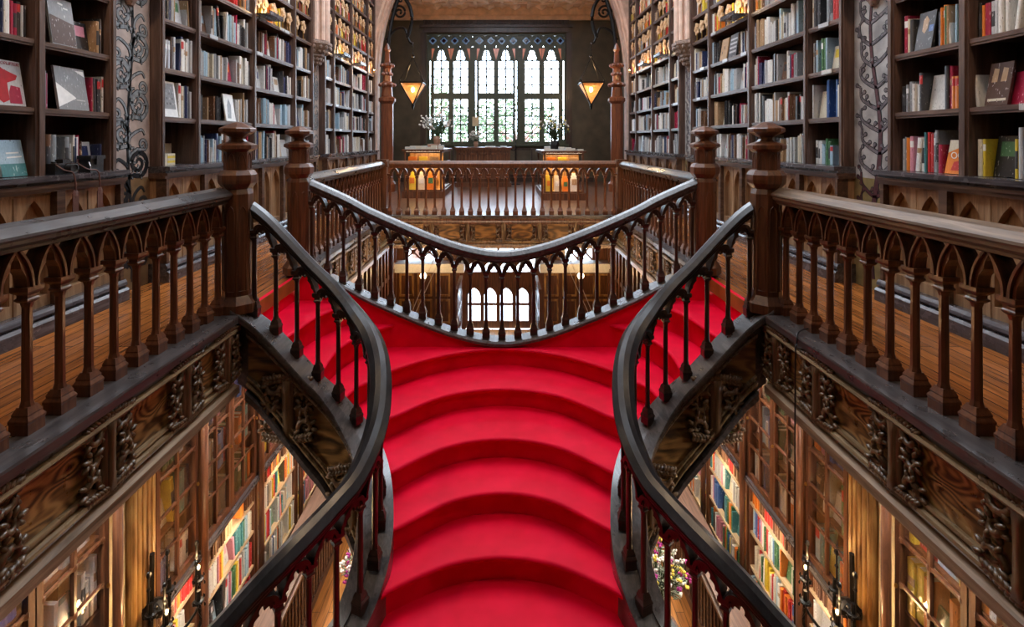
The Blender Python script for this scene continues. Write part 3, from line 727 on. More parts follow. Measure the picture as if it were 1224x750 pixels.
def fascia(name, path, ns, L, label, brackets, rotz, mx, sx=1):
    """path runs along the outer edge at z=0; ns points to the void"""
    m = MB(sx); S = lambda pr, mat: sweep(m, path, pr, 0, L, mat, 1.0, ns)
    S([(-.20, .042), (0, .042), (.004, .03), (0, -.015), (-.02, -.025), (-.20, -.025)], 1)
    S([(-.1, -.0255), (-.028, -.0255), (-.035, -.06), (-.1, -.06)], 1)
    S([(-.1, -.0605), (-.01, -.061), (-.002, -.075), (-.012, -.09), (-.03, -.098), (-.1, -.1)], 2)
    S([(-.12, -.1005), (-.06, -.1005), (-.06, -.375), (-.12, -.375)], 0)
    S([(-.1, -.3755), (-.035, -.3755), (-.03, -.39), (-.042, -.4), (-.042, -.408), (-.018, -.415), (-.012, -.43), (-.02, -.445), (-.1, -.445)], 2)
    S([(-.14, -.4455), (-.045, -.4455), (-.045, -.47), (.01, -.485), (.012, -.54), (-.14, -.54)], 3)
    o = tag(m.build(name, [mx, M['board'], M['mould'], M['beam']]), kind='structure', label=label)
    for d in brackets:
        p, nn, t = path.at(d); c = bpy.data.objects.new('carved_bracket', CB); COL.objects.link(c); c.parent = o
        c.location = ((p.x-nn.x*ns*-1*-.058*-1)*sx if False else (p.x-nn.x*ns*.058)*sx, p.y-nn.y*ns*.058, -.235)
        c.rotation_euler[2] = rotz
for s, nm in ((-1, 'left'), (1, 'right')):
    pa = Path([(2.0, 0, 0), (2.0, 3.88, 0)], smooth=False); _, nn, _ = pa.at(1)
    fascia('trim_gallery_front_'+nm, pa, 1 if nn.x < 0 else -1, pa.L, 'burr oak gallery front with carved scroll brackets, %s side near the viewer' % nm, [2.0, 2.65, 3.3, 3.85-.06], 0 if s < 0 else pi, M['fascia'], s)
    pb = Path([(2.0, 5.22, 0), (2.0, 9.07, 0)], smooth=False)
    fascia('trim_gallery_front_far_'+nm, pb, 1 if nn.x < 0 else -1, pb.L, 'oak gallery front beyond the stairs, %s side' % nm, [.5, 1.15, 1.8, 2.45, 3.1], 0 if s < 0 else pi, M['fascia'], s)
pc = Path([(-1.99, 9.06, 0), (1.99, 9.06, 0)], smooth=False); _, nn, _ = pc.at(1)
fascia('trim_gallery_front_end', pc, 1 if nn.y < 0 else -1, pc.L, 'oak front of the far gallery with square panels and carved brackets', [.1+.64*i for i in range(7)], -pi/2, M['fasciax'])
mb = MB()
for i in range(6):
    x = -1.89+.64*i+.64*.22; mb.box((x, 8.975+.07, -.36), (x+.36, 8.985+.07, -.11))
tag(mb.build('trim_inlaid_panels', M['fasciax']), kind='structure')
# carved brackets on the stair stringer
for s in (-1, 1):
    for d, dz in ((.42, -.4), (1.02, -.47)):
        p, nn, t = PST.at(d); o = -1 if nn.y > 0 else 1; c = bpy.data.objects.new('carved_bracket', CB); COL.objects.link(c); c.scale = (1, 1.15, 1.25)
        c.location = (s*(p.x+nn.x*o*.062), p.y+nn.y*o*.062, p.z+dz); c.rotation_euler = (0, 0, -pi/2); hang(stair, c)
# ------------------------------------------------------------ wall runs: wainscot, bookcases, painted panels, pilasters
SIDES = ((-1, 'left'), (1, 'right'))
RUNS = [(1.9, 4.38), (4.94, 8.95), (9.5, 13.3)]
LV = [1.12, 1.605, 2.09, 2.575, 3.06, 3.5, 3.95, 4.41, 4.87, 5.33]
def wainscot(s, nm, y0, y1, i):
    mb = MB(s); Q = lambda u, d, z: (d, u, z)
    mb.box((3.34, y0, .0), (3.7, y1, 1.04))
    n = max(2, round((y1-y0)/.62)); w = (y1-y0)/n
    for k in range(n):
        a = y0+w*k
        mb.box((3.235, a-.035 if k else a, .18), (3.339, a+.035, 1.0), 1)
        c = (a+.035+a+w-.035)/2
        for l, r in ((a+.0355, c-.012), (c+.012, a+w-.0355)):
            mb.box((3.285, l, .18), (3.3395, l+.022, .975)); mb.box((3.285, r-.022, .18), (3.3395, r, .975))
            arch_plate(mb, Q, l+.022, r-.022, .70, .945, .975, 3.285, 3.3395)
            mb.box((3.285, l+.0221, .18), (3.3395, r-.0221, .26))
        mb.box((3.28, c-.0119, .18), (3.3395, c+.0119, .975)); mb.box((3.28, a+.036, .9755), (3.3395, a+w-.036, .999))
    mb.box((3.235, y1-.035, .18), (3.339, y1, 1.0), 1)
    for z0, z1, x in ((1.0, 1.03, 3.235), (1.0305, 1.055, 3.215), (1.0555, 1.08, 3.23), (1.0805, 1.118, 3.19)): mb.box((x, y0-.02, z0), (3.66, y1+.02, z1), 1 if z0 < 1.05 else 2)
    mb.grid([[(3.7, y, .001), (3.20, y, .001), (3.20, y, .09), (3.215, y, .11), (3.235, y, .112), (3.215, y, .135), (3.22, y, .155), (3.235, y, .179), (3.7, y, .179)] for y in (y0-.02, y1+.02)], 2, closed_v=True, capa=True, capb=True)
    tag(mb.build('trim_wainscot_%s' % nm, [M['wains'], M['wainsd'], M['skirt']]), kind='structure')
def uprights(r):
    return {0: [(1.9, 1.97), (2.72, 2.8), (3.62, 3.70), (4.31, 4.38)], 1: [(4.94, 5.01), (5.53, 5.60), (6.79, 6.87), (8.13, 8.20), (8.89, 8.95)],
            2: [(9.5, 9.57), (10.02, 10.09), (11.22, 11.29), (12.57, 12.64), (13.24, 13.3)]}[r]
TOPS = {0: 6, 1: 9, 2: 9}
HOLD = []
def bookcase(s, nm, r):
    y0, y1 = RUNS[r]; ups = uprights(r)
    where = {0: 'nearest the viewer', 1: 'between the painted panel and the corbelled pilaster', 2: 'furthest, just before the plaster arch'}[r]
    t = thing('bookcase', 'tall open oak bookcase on the %s wall %s' % (nm, where), 'bookcase', (s*3.45, (y0+y1)/2, 1.12), 'open wall bookcases'); nlev = TOPS[r]; ztop = LV[nlev]
    def part(name, mb, m, **k): o = mb.build(name, m, **k); hang(t, o); return o
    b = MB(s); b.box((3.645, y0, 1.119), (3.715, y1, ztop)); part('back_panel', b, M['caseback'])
    for a, c in ups:
        b = MB(s); b.box((3.30, a, 1.119), (3.644, c, ztop)); b.box((3.285, a+.018, 1.119), (3.2995, c-.018, ztop)); part('upright', b, M['case'])
    for i in range(1, nlev+1):
        for (a, c), (d, e) in zip(ups, ups[1:]):
            if i*len(ups) > 80: continue
            b = MB(s); z = LV[i]
            b.box((3.325, c+.0005, z-.026), (3.644, d-.0005, z)); b.box((3.305, c+.0005, z-.034), (3.3245, d-.0005, z-.004)); b.box((3.312, c+.001, z-.052), (3.33, d-.001, z-.0345)); part('shelf', b, M['shelf'])
    # cornice ledge at the first floor of busts
    if nlev > 4:
        for (a, c), (d, e) in zip(ups[1:-1], ups[2:-1]):
            b = MB(s); b.box((3.12, c+.0, 3.063), (3.298, c+.42, 3.083)); b.box((3.11, c+.0, 3.063), (3.1199, c+.42, 3.12)); part('lamp_ledge', b, M['skirt'])
    return t
def panel(s, nm, y0, y1, i):
    t = thing('painted_panel', {(-1, 0): 'taupe plaster wall panel painted with black outlined scrolling acanthus', (1, 0): 'grey plaster wall panel painted with a knobbly branching tree',
              (-1, 1): 'bright narrow painted panel under the corbel on the left wall', (1, 1): 'bright narrow painted panel under the corbel on the right wall'}[(s, i)], 'wall panel', (s*3.5, (y0+y1)/2, 0))
    X = 3.40
    b = MB(s); b.box((X, y0-.03, .001), (3.715, y1+.03, 1.02), 1); b.box((X, y0-.03, 1.0205), (3.715, y1+.03, 6.0), 0)
    hang(t, b.build('plaster', [M['panel_l' if s < 0 else 'panel_r'], M['panel_lo' if s < 0 else 'panel_ro']]))
    yc = (y0+y1)/2+(.02 if s < 0 else 0); hw = (y1-y0)/2
    ink, fill = MB(s), MB(s); low = MB(s)
    def stroke(pts, w, z_low=1.02):
        p3 = [(X, y, z) for y, z in pts]; 
        ink.ribbon(p3, [v+.016 for v in w] if isinstance(w, list) else w+.016, (-1, 0, 0), .002)
        fill.ribbon(p3, w, (-1, 0, 0), .004, 0 if p3[0][2] > z_low else 1)
    rnd = random.Random(5+i)
    zz = .15
    AMP = .035 if s < 0 else .07
    stem = [(yc+AMP*sin(z*3.1+.4)*hw/.28, z) for z in [.1+.06*k for k in range(50)]]
    if s < 0:
        stroke(stem, .018)
        sc_ = hw/.25; sg = 1
        def leafy(pts, w0, w1):
            m = len(pts); stroke(pts, [w1+(w0-w1)*sin(pi*min(1, (q+3)/(m+2)))**.8 for q in range(m)])
        for k, z in enumerate([v*.01 for v in range(12, 300, 27)]):
            sg = -sg; yb = yc+AMP*sin(z*3.1+.4)*sc_; R = .125*sc_; cy = yc+sg*(hw-R-.02); zt = z+.23
            br = crom([(yb, z-.05, 0), (yb-sg*.02, z+.07, 0), (cy-sg*R*.75, zt-R*.9, 0), (cy+sg*R*.3, zt-R*1.0, 0)], 5)
            sp = spiral(cy, zt, R, 1.7, sg, 30, -1.1); pts = [(p.x, p.y) for p in br[:-1]]+sp
            leafy(pts, .034*sc_, .008)
            for q in (6, 10, 14, 18, 22, 26, 30):       # leaf lobes springing from the volute
                if q >= len(pts)-3: continue
                (a0_, c0_), (a1_, c1_) = pts[q], pts[q+1]; L_ = sqrt((a1_-a0_)**2+(c1_-c0_)**2)+1e-6; tx, tz = (a1_-a0_)/L_, (c1_-c0_)/L_
                for o_ in (1, -1):
                    nx_, nz_ = -tz*o_, tx*o_; l_ = .045*sc_*(1 if o_ == sg else .7)
                    cv = [(a0_, c0_), (a0_+tx*l_*.5+nx_*l_*.45, c0_+tz*l_*.5+nz_*l_*.45), (a0_+tx*l_*.7+nx_*l_*.95, c0_+tz*l_*.7+nz_*l_*.95), (a0_+tx*l_*.3+nx_*l_*1.05, c0_+tz*l_*.3+nz_*l_*1.05)]
                    if all(yc-hw+.01 < p_[0] < yc+hw-.01 for p_ in cv): stroke(cv, [.02*sc_, .016*sc_, .009, .004])
            R2 = .06*sc_; cy2 = yc-sg*(hw-R2-.03); z2 = z+.13
            br = crom([(yb, z-.02, 0), (yb-sg*.05, z+.05, 0), (cy2+sg*R2, z2-R2*.6, 0)], 5)
            leafy([(p.x, p.y) for p in br[:-1]]+spiral(cy2, z2, R2, 1.2, -sg, 18, -.9), .022*sc_, .006)
            br = crom([(yb, z+.08, 0), (yb+sg*.03*-1, z+.2, 0), (yc-sg*.14*sc_, z+.27, 0), (yc-sg*.19*sc_, z+.22, 0)], 5)
            leafy([(p.x, p.y) for p in br], .02*sc_, .005)
    else:
        stroke(stem, [.06-.0009*q for q in range(50)])
        for z in [v*.01 for v in range(25, 300, 20)]:
            for sg in (1, -1):
                yb = yc+AMP*sin(z*3.1+.4)*hw/.28
                end = yc+sg*hw*(.72+.15*rnd.random()); zt = z+.2+.06*rnd.random()
                pts = [(p.x, p.y) for p in crom([(yb, z, 0), ((yb+end)/2, z+.05, 0), (end-sg*.02, z+.12, 0), (end-sg*.01, zt, 0)], 4)]
                m = len(pts); stroke(pts, [.028-.014*q/m for q in range(m)])
                for q in (3, 6, 9, m-1):
                    a, c = pts[min(q, m-1)]; ang = pi/2+sg*rnd.choice((-1, 1))*(.5+rnd.random()*.8); ex, ez = a+.055*cos(ang), c+.055*sin(ang)
                    stroke([(a, c), (ex, ez)], .011)
                    hexa = [(ex+.016*cos(v*pi/3), ez+.016*sin(v*pi/3)) for v in range(7)]; 
                    ink.prism([(X-.0001, y, zz_) for y, zz_ in [(ex+.024*cos(v*pi/4), ez+.024*sin(v*pi/4)) for v in range(8)]], (-.0022, 0, 0)); fill.prism([(X-.0001, y, zz_) for y, zz_ in hexa[:6]], (-.0042, 0, 0), 0 if z > .9 else 1)
    hang(t, ink.build('painted_outline', M['ink'])); hang(t, fill.build('painted_scroll', [M['scroll'], M['ink']] if s < 0 else [M['scrollp'], M['scrollo']]))
def pilaster(s, nm, y0, y1, i):
    yc = (y0+y1)/2; t = thing('pilaster', 'ribbed plaster pilaster with carved corbel, %s wall, %s' % (nm, 'nearest one' if i == 0 else 'above narrow panel'), 'pilaster', (s*3.4, yc, 2.6)); k = (y1-y0)/.55
    b = MB(s); prof = [(.04, 2.60), (.07, 2.66), (.06, 2.70), (.14, 2.80), (.15, 2.85), (.19, 2.88), (.19, 2.91), (.24, 2.97), (.31, 3.06), (.33, 3.08), (.33, 3.12), (.28, 3.15)]
    b.lathe((3.4, yc, 0), [(r*k, z) for r, z in prof], 8)
    for j in range(9):
        a = pi/2+pi*j/8
        for r, z in ((.3, 3.03), (.25, 2.95), (.16, 2.82), (.12, 2.76)): b.blob((3.4+r*k*cos(a), yc+r*k*sin(a), z), (.03, .03, .035), 5, 4, 1)
    hang(t, b.build('corbel', [M['plasterd'], M['plasterd']]))
    b = MB(s); b.lathe((3.4, yc, 0), [(.24*k, 3.151), (.24*k, 6.55)], 8)
    for j in range(7):
        a = pi/2+pi*j/6; r = .25*k; b.tube([(3.4+r*cos(a), yc+r*sin(a), 3.151), (3.4+r*cos(a), yc+r*sin(a), 6.55)], .045*k, 8)
    hang(t, b.build('shaft', M['plaster']))
for s, nm in SIDES:
    for r in range(3):
        wainscot(s, nm, *RUNS[r], r); bookcase(s, nm, r)
    panel(s, nm, 4.41, 4.91, 0); panel(s, nm, 8.98, 9.47, 1)
    pilaster(s, nm, 4.38, 4.94, 0); pilaster(s, nm, 8.95, 9.5, 1)
    # plaster arch pier and rib
    arcpts = [(3.42, .001), (3.42, 1.4), (3.42, 2.6), (3.40, 3.4), (3.30, 4.2), (3.10, 5.0), (2.75, 5.8), (2.2, 6.4), (1.4, 6.9)]
    pts = crom([(a, b, 0) for a, b in arcpts], 5); b = MB(s)
    for (o0, o1, ya, yb) in ((0, .3, 13.42, 14.3), (-.05, .05, 13.55, 13.68), (-.07, .02, 13.8, 13.98), (-.03, .05, 14.08, 14.2), (.0, .3, 13.34, 13.42)):
        rows = []
        for q, p in enumerate(pts):
            tt = pts[min(q+1, len(pts)-1)]-pts[max(q-1, 0)]; tt.normalize(); nx, nz = tt.y, -tt.x
            rows.append([(p.x+nx*o0, ya, p.y+nz*o0), (p.x+nx*o1, ya, p.y+nz*o1), (p.x+nx*o1, yb, p.y+nz*o1), (p.x+nx*o0, yb, p.y+nz*o0)])
        b.grid(rows, 0, closed_v=True, capa=True, capb=True)
    b.box((3.5, 13.34, 0), (3.72, 14.28, 6.7))
    structure('trim_arch_'+nm, b, M['plaster'], label='pink plaster arch framing the front gallery, %s side' % nm)
    # wooden pinnacle column in front of the arch
    x = 3.08
    t = thing('pinnacle_column', 'reddish oak octagonal column with crocketed pinnacle beside the arch, %s side' % nm, 'column', (s*x, 13.75, 0), 'pinnacle columns')
    b = MB(s); b.lathe((x, 13.75, 0), [(.24, .001), (.24, .2), (.18, .28), (.165, .35), (.165, 2.35)], 8); hang(t, b.build('shaft', M['pine']))
    b = MB(s); b.lathe((x, 13.75, 0), [(.165, 2.351), (.23, 2.42), (.23, 2.5), (.15, 2.55), (.13, 2.8), (.2, 2.85), (.2, 2.9), (.11, 2.95), (.1, 3.3), (.17, 3.36), (.16, 3.42), (.075, 3.46), (.06, 3.75), (.1, 3.8), (.02, 3.98)], 8)
    for z, r in ((2.86, .2), (3.38, .16), (3.15, .12)):
        for j in range(8): b.blob((x+r*cos(j*pi/4), 13.75+r*sin(j*pi/4), z), (.045, .045, .05), 5, 4)
    hang(t, b.build('pinnacle', M['pine']))
    # iron bracket and lantern
    t = thing('lantern_bracket', 'black wrought iron scroll bracket carrying the lantern, %s side' % nm, 'bracket', (s*3.2, 13.9, 3.9), 'scroll brackets')
    b = MB(s); Y = 13.9; hx = 2.42
    def T(pts, r): b.tube([(u, Y, z) for u, z in pts], r, 8)
    T([(q.x, q.y) for q in crom([(3.2, 2.6, 0), (3.12, 3.7, 0), (3.0, 4.6, 0), (2.8, 5.3, 0)], 6)], .055)
    T([(q.x, q.y) for q in crom([(3.14, 4.1, 0), (2.9, 4.38, 0), (2.66, 4.42, 0), (2.56, 4.2, 0), (2.5, 4.05, 0), (hx, 4.0, 0)], 6)], .035)
    T([(q.x, q.y) for q in crom([(2.58, 4.15, 0), (2.45, 4.6, 0), (2.5, 5.0, 0), (2.72, 5.35, 0)], 6)], .05)
    T(spiral(2.78, 4.85, .2, 1.7, 1, 30), .03); T(spiral(2.75, 5.2, .12, 1.2, -1, 20), .025)
    hang(t, b.build('scrollwork', M['iron']))
    t = thing('lantern', 'glowing amber pyramid lantern hung point down by chains, %s side' % nm, 'lantern', (s*hx, 13.9, 2.35), 'hanging pyramid lanterns')
    b = MB(s); 
    for j in range(6): b.tube([(hx+(.02 if j % 2 else 0)*cos(a), Y+(.02 if not j % 2 else 0), 3.98-.05*j+.035*sin(a)) for a in [0, pi/2, pi, 3*pi/2, 2*pi]], .008, 5)
    b.lathe((hx, Y, 3.62), [(.02, 0), (.045, .02), (.045, .05), (.01, .08)], 8)
    hang(t, b.build('chain', M['iron']))
    hw = .30; zt, zb_ = 2.92, 2.33
    b = MB(s); cs = [(hx-hw, Y-hw), (hx+hw, Y-hw), (hx+hw, Y+hw), (hx-hw, Y+hw)]
    for j in range(4):
        p, q = cs[j], cs[(j+1) % 4]; b.tube([(p[0], p[1], zt), (q[0], q[1], zt)], .022, 6); b.tube([(p[0], p[1], zt), (hx, Y, zb_)], .018, 6)
        b.tube([(p[0], p[1], zt), (p[0], p[1], zt+.06)], .03, 6); b.tube([(p[0], p[1], zt+.05), (hx, Y, 3.64)], .007, 5)
    b.lathe((hx, Y, 0), [(.012, 2.2), (.035, 2.27), (.045, 2.33), (.02, 2.37)], 8)
    hang(t, b.build('frame', M['iron']))
    b = MB(s); e = .02
    b.add([(cs[j][0]*(1-e)+hx*e, cs[j][1]*(1-e)+Y*e, zt-.01) for j in range(4)]+[(hx, Y, zb_+.03)], [(0, 1, 4), (1, 2, 4), (2, 3, 4), (3, 0, 4)])
    o = b.build('glass', M['lampglass']); hang(t, o)
    b = MB(s); b.blob((hx, Y, zt-.17), (.05, .05, .07), 8, 6); hang(t, b.build('bulb', M['bulb']))
    light('POINT', 'lantern_light', (s*hx, 13.9, 3.15), 26, WARM, .06)

# ------------------------------------------------------------ books
PAL = {'white': (.70, .68, .64), 'pale grey': (.48, .48, .48), 'grey': (.24, .25, .26), 'charcoal': (.05, .05, .055), 'black': (.018, .018, .02), 'cream': (.62, .55, .42), 'tan': (.38, .24, .13),
       'brown': (.13, .06, .03), 'dark brown': (.06, .025, .015), 'orange': (.7, .2, .03), 'red': (.5, .03, .03), 'crimson': (.33, .015, .05), 'yellow': (.72, .52, .05), 'teal': (.06, .22, .24), 'pale blue': (.35, .5, .6),
       'blue': (.05, .12, .32), 'navy': (.02, .03, .09), 'green': (.06, .16, .07), 'pink': (.6, .25, .32)}
def bookmat(nm, c):
    m, nt, b = newmat('book_cloth_'+nm.replace(' ', '_'))
    g = N(nt, 'ShaderNodeNewGeometry'); mp = N(nt, 'ShaderNodeMapping'); mp.inputs['Scale'].default_value = (90, 90, 26); nt.links.new(g.outputs['Position'], mp.inputs[0])
    n = N(nt, 'ShaderNodeTexNoise'); n.inputs['Scale'].default_value = 1; n.inputs['Detail'].default_value = 2; nt.links.new(mp.outputs[0], n.inputs['Vector'])
    lum = sum(c)/3; c2 = [v*.25 for v in c] if lum > .3 else [min(1, v+.35) for v in c]
    col = ramp(nt, n.outputs[0], [(.28, [v*.8 for v in c]), (.66, c), (.70, c2)])
    nt.links.new(col, b.inputs['Base Color']); b.inputs['Roughness'].default_value = .3; b.inputs['Coat Weight'].default_value = .25; b.inputs['Coat Roughness'].default_value = .15
    return m
BM = {k: bookmat(k, c) for k, c in PAL.items()}
MIX = {'near_left': 'pale grey|white|charcoal|black|grey|brown|cream|dark brown|pale grey|tan|pale grey|crimson|charcoal|navy|white|grey',
       'near_right': 'white|pale blue|orange|red|crimson|cream|grey|teal|yellow|pink|black|green|charcoal|pale grey|blue|white|tan',
       'mid': 'white|pale grey|grey|white|cream|charcoal|pale grey|brown|crimson|black|white|pale blue|tan|navy|pale grey',
       'old': 'brown|orange|tan|dark brown|red|brown|charcoal|yellow|tan|grey|white',
       'bright': 'white|white|cream|yellow|red|pale blue|blue|black|white|teal|orange|green|pale grey|pink',
       'leather': 'brown|tan|brown|dark brown|orange|red'}
MIX = {k: [c if c in PAL else 'grey' for c in v.split('|')] for k, v in MIX.items()}
RES = [(-1, 1.606, 3.34, 3.61), (-1, 1.606, 3.84, 4.16), (-1, 2.091, 3.78, 4.04), (-1, 1.606, 5.01, 5.3), (-1, 1.121, 3.4, 3.62), (-1, 1.606, 6.18, 6.44), (1, 1.121, 3.68, 3.88), (1, 2.091, 3.96, 4.16), (1, 1.606, 3.36, 3.56), (1, 2.576, 7.6, 7.87), (1, 2.576, 7.28, 7.58)]
SPECS = []          # every book: centre-bottom of spine, dims, lean, colour, place words
def fill(s, xf, y0, y1, z, mixn, clear, place, hmin=.19, hmax=.31, tmin=.014, tmax=.045, density=.9, gaps=.06, face=.03, seed=0, hvar=None):
    rnd = random.Random('%s%s%.2f%.2f%s%d' % (s, mixn, y0, z, place, seed)); y = y0+.008; idx = 0; mix = MIX[mixn]; run = None
    order = []
    while y < y1-.02:
        hit = [b for a_, zz_, a, b in RES if a_ == s and abs(zz_-z) < .02 and a-.055 < y < b]
        if hit: y = hit[0]+.004; continue
        if rnd.random() < gaps: y += rnd.uniform(.02, .12); continue
        if rnd.random() < face and y+.2 < y1:
            w = rnd.uniform(.14, .21); h = min(clear-.05, w*1.4)
            order.append(dict(s=s, x=xf+.035, y=y+w/2, z=z, t=w, h=h, d=.018, lean=0, face=1, c=rnd.choice(mix), place=place)); y += w+.006; continue
        if run is None or rnd.random() < .35: run = (rnd.choice(mix), rnd.uniform(hmin, min(hmax, clear-.03)), rnd.uniform(tmin, tmax))
        if rnd.random() < .5: run = (rnd.choice(mix), run[1], run[2])
        t = run[2]*rnd.uniform(.8, 1.2); h = min(clear-.02, run[1]*rnd.uniform(.93, 1.07))
        if y+t > y1: break
        lean = 0
        if rnd.random() < .05: lean = rnd.choice((-1, 1))*rnd.uniform(.05, .13)
        ex = abs(lean)*h
        if y+t+ex > y1: break
        order.append(dict(s=s, x=xf+rnd.uniform(0, .02), y=y+t/2+(ex if lean < 0 else 0)*1.0, z=z, t=t, h=h, d=rnd.uniform(.13, .19), lean=lean, face=0, c=run[0], place=place)); y += t+ex+.0012
    if s > 0: order = order[::-1]
    for i, o in enumerate(order): o['i'] = i; SPECS.append(o)
ORD = ['first', 'second', 'third', 'fourth', 'fifth', 'sixth', 'seventh', 'eighth', 'ninth', 'tenth', 'eleventh', 'twelfth', 'thirteenth', 'fourteenth', 'fifteenth', 'sixteenth', 'seventeenth', 'eighteenth', 'nineteenth', 'twentieth']
def ordw(i): return ORD[i] if i < 20 else ('twenty-'+ORD[i-20] if i < 29 else ('thirtieth' if i == 29 else ('thirty-'+ORD[i-30] if i < 39 else ('fortieth' if i == 39 else 'forty-'+ORD[i-40]))))
ROW = ['bottom', 'second', 'third', 'fourth', 'fifth', 'sixth', 'seventh', 'eighth', 'ninth']
for s, nm in SIDES:
    for r in range(3):
        ups = uprights(r)
        for bi, ((a, c), (d, e)) in enumerate(zip(ups, ups[1:])):
            for l in range(TOPS[r]):
                z = LV[l]; clear = LV[l+1]-z-.055
                if r == 0 and z > 2.6: continue
                if r == 1 and l > 6: continue
                mixn = ('near_left' if s < 0 else 'near_right') if (r == 0 or (r == 1 and bi == 0)) else ('mid' if l < 4 else 'old')
                place = '%s shelf, %s bay of %s %s bookcase' % (ROW[l], ORD[bi], ('near', 'middle', 'far')[r], nm)
                hh = ((.22, .33) if r == 0 else (.25, .37)) if l < 4 else (.2, .3)
                if r == 1 and bi == 0 and l == 0: (fill(s, 3.37, c+.2, d, z, mixn, clear, place, .2, .26, gaps=.1) if s > 0 else None); continue
                if r == 1 and bi == 3 and l == 4: continue
                fill(s, 3.34, c, d, z, mixn, clear, place, hh[0], hh[1], gaps=.05 if r else .03, face=.05 if l < 4 else .0)
# ground floor bays
GX = 3.1
GB = [(2.75, 4.02), (4.56, 5.2), (5.24, 6.43), (6.48, 7.69), (7.74, 8.93)]
GS = [-3.14, -3.5, -3.93, -4.36, -4.8]
for s, nm in SIDES:
    for bi, (a, c) in enumerate(GB):
        place = 'lower shelves'
        fill(s, GX+.012, a+.03, c-.03, GS[0]+.0, 'leather', .25, '%s row, %s %s ground bay' % ('top leather', ORD[bi], nm), .2, .22, .03, .06, gaps=.01, face=0)
        for l in range(1, 4):
            fill(s, GX+.012, a+.03, c-.03, GS[l], 'bright', GS[l-1]-GS[l]-.04, '%s shelf, %s %s ground bay' % (ROW[4-l], ORD[bi], nm), .26, .36, gaps=.015, face=.03)
        for l in range(4):
            fill(s, GX+.03, a+.05, c-.05, -2.82+l*.56, 'bright', .5, '%s glazed shelf, %s %s ground bay' % (ROW[l], ORD[bi], nm), .28, .42, .03, .07, gaps=.02, face=.25)
def project(o):
    x, y, z = o['s']*o['x'], o['y'], o['z']+o['h']/2; return 600+612*x/y, 168-612*(z-H)/y
def score(o):
    u, v = project(o)
    if not (2 < u < 1222 and 0 < v < 745): return 0
    if o['z'] < 0:
        uu = u if u < 600 else 1200-u
        top = 738-.949*uu if uu < 287 else 465+(uu-287)*1.16; bot = 745-(uu-262)*.95 if uu > 262 else 760
        if not (top < v < bot): return 0
        k = .8
    else: k = 1
    return k*max(.6, 612*abs(o['x'])*o['t']/o['y']**2)*612*o['h']/o['y']
SPECS.sort(key=score, reverse=True)
NIND = 298
near, rest = SPECS[:NIND], [o for o in SPECS[NIND:] if o['y'] > .5]
# shared unit meshes : spine faces -x (towards the room on the right wall)
def cover_mesh():
    b = MB(); sp = [(-.0, -.5), (-.03, -.3), (-.04, 0), (-.03, .3), (0, .5)]
    rows = [[(x, y, z) for x, y in sp]+[(1, .5, z), (1, .4, z), (.06, .4, z), (.06, -.4, z), (1, -.4, z), (1, -.5, z)] for z in (0, 1)]
    n = len(rows[0]); b.grid(rows, 0, closed_v=True)
    for k in (0, n):
        q = lambda *a: [k+i for i in a]
        for f in ((0, 1, 2, 3, 4, 7, 8), (4, 5, 6, 7), (0, 8, 9, 10)): b.f.append(q(*f)); b.m.append(0)
    return b
CM = {k: cover_mesh().mesh('book', m) for k, m in BM.items()}
pb = MB(); pb.box((.07, -.4, .015), (.97, .4, .985)); PGM = pb.mesh('page_block', M['paper'])
def lab(mat, zz):
    b = MB()
    for z0, z1 in zz: b.grid([[(-.002, -.499, z), (-.033, -.3, z), (-.0425, 0, z), (-.033, .3, z), (-.002, .499, z), (.01, 0, z)] for z in (z0, z1)], 0, closed_v=True, capa=True, capb=True)
    return b.mesh('spine_label', mat)
LM = [lab(M['white'], [(.68, .86)]), lab(BM['charcoal'], [(.25, .7)]), lab(BM['tan'], [(.55, .7)]), lab(BM['red'], [(.7, .93)])]
rnd = random.Random(11)
for o in near:
    kind = 'face-out book' if o['face'] else 'book'
    lb = '%s %s, %s from left, %s' % (o['c'], kind, ordw(o['i']), o['place'])
    x = o['s']*o['x']
    b = obj('book', CM[o['c']], label=lb, cat='book', group='books upright on the shelves')
    ch = obj('page_block', PGM, b)
    if o['face']:
        b.rotation_euler = (0, .14*o['s']*1 if o['s'] > 0 else -.14, 0); b.location = (x+o['s']*.02, o['y'], o['z']+.003); b.scale = (o['s']*o['d'], o['t'], o['h'])
        if rnd.random() < .8:
            q = MB(); q.box((-.09, -.34, .5), (-.041, .34, .86)); qq = obj('cover_picture', q.mesh('cover_picture', BM[rnd.choice(list(BM))]), b)
    else:
        b.rotation_euler = (o['lean'], 0, 0); b.location = (x, o['y'], o['z']+.0008+abs(sin(o['lean']))*o['t']/2); b.scale = (o['s']*o['d'], o['t'], o['h'])
        if rnd.random() < .45: obj('spine_label', LM[rnd.choice((0, 1, 2, 3) if o['c'] not in ('white', 'cream') else (1, 2, 3))], b)
cols = list(PAL); mbs = MB()
for o in rest:
    s = o['s']; x, y, z, t, h, d = o['x'], o['y'], o['z']+.001, o['t'], o['h'], o['d']; mi = cols.index(o['c']); l = math.tan(-o['lean'])*h
    f = .04 if o['face'] else 0
    bot = [(x, y-t/2), (x-.006, y), (x, y+t/2), (x+d, y+t/2), (x+d, y-t/2)]
    vs = [(s*a, b, z) for a, b in bot]+[(s*(a+f), b+l, z+h) for a, b in bot]
    mbs.add(vs, [(4, 3, 2, 1, 0), (5, 6, 7, 8, 9)]+[(i, (i+1) % 5, 5+(i+1) % 5, 5+i) for i in range(5)], mi)
tag(mbs.build('books', [BM[c] for c in cols]), 'the many smaller books further along both walls and on the ground floor', 'books', kind='stuff')

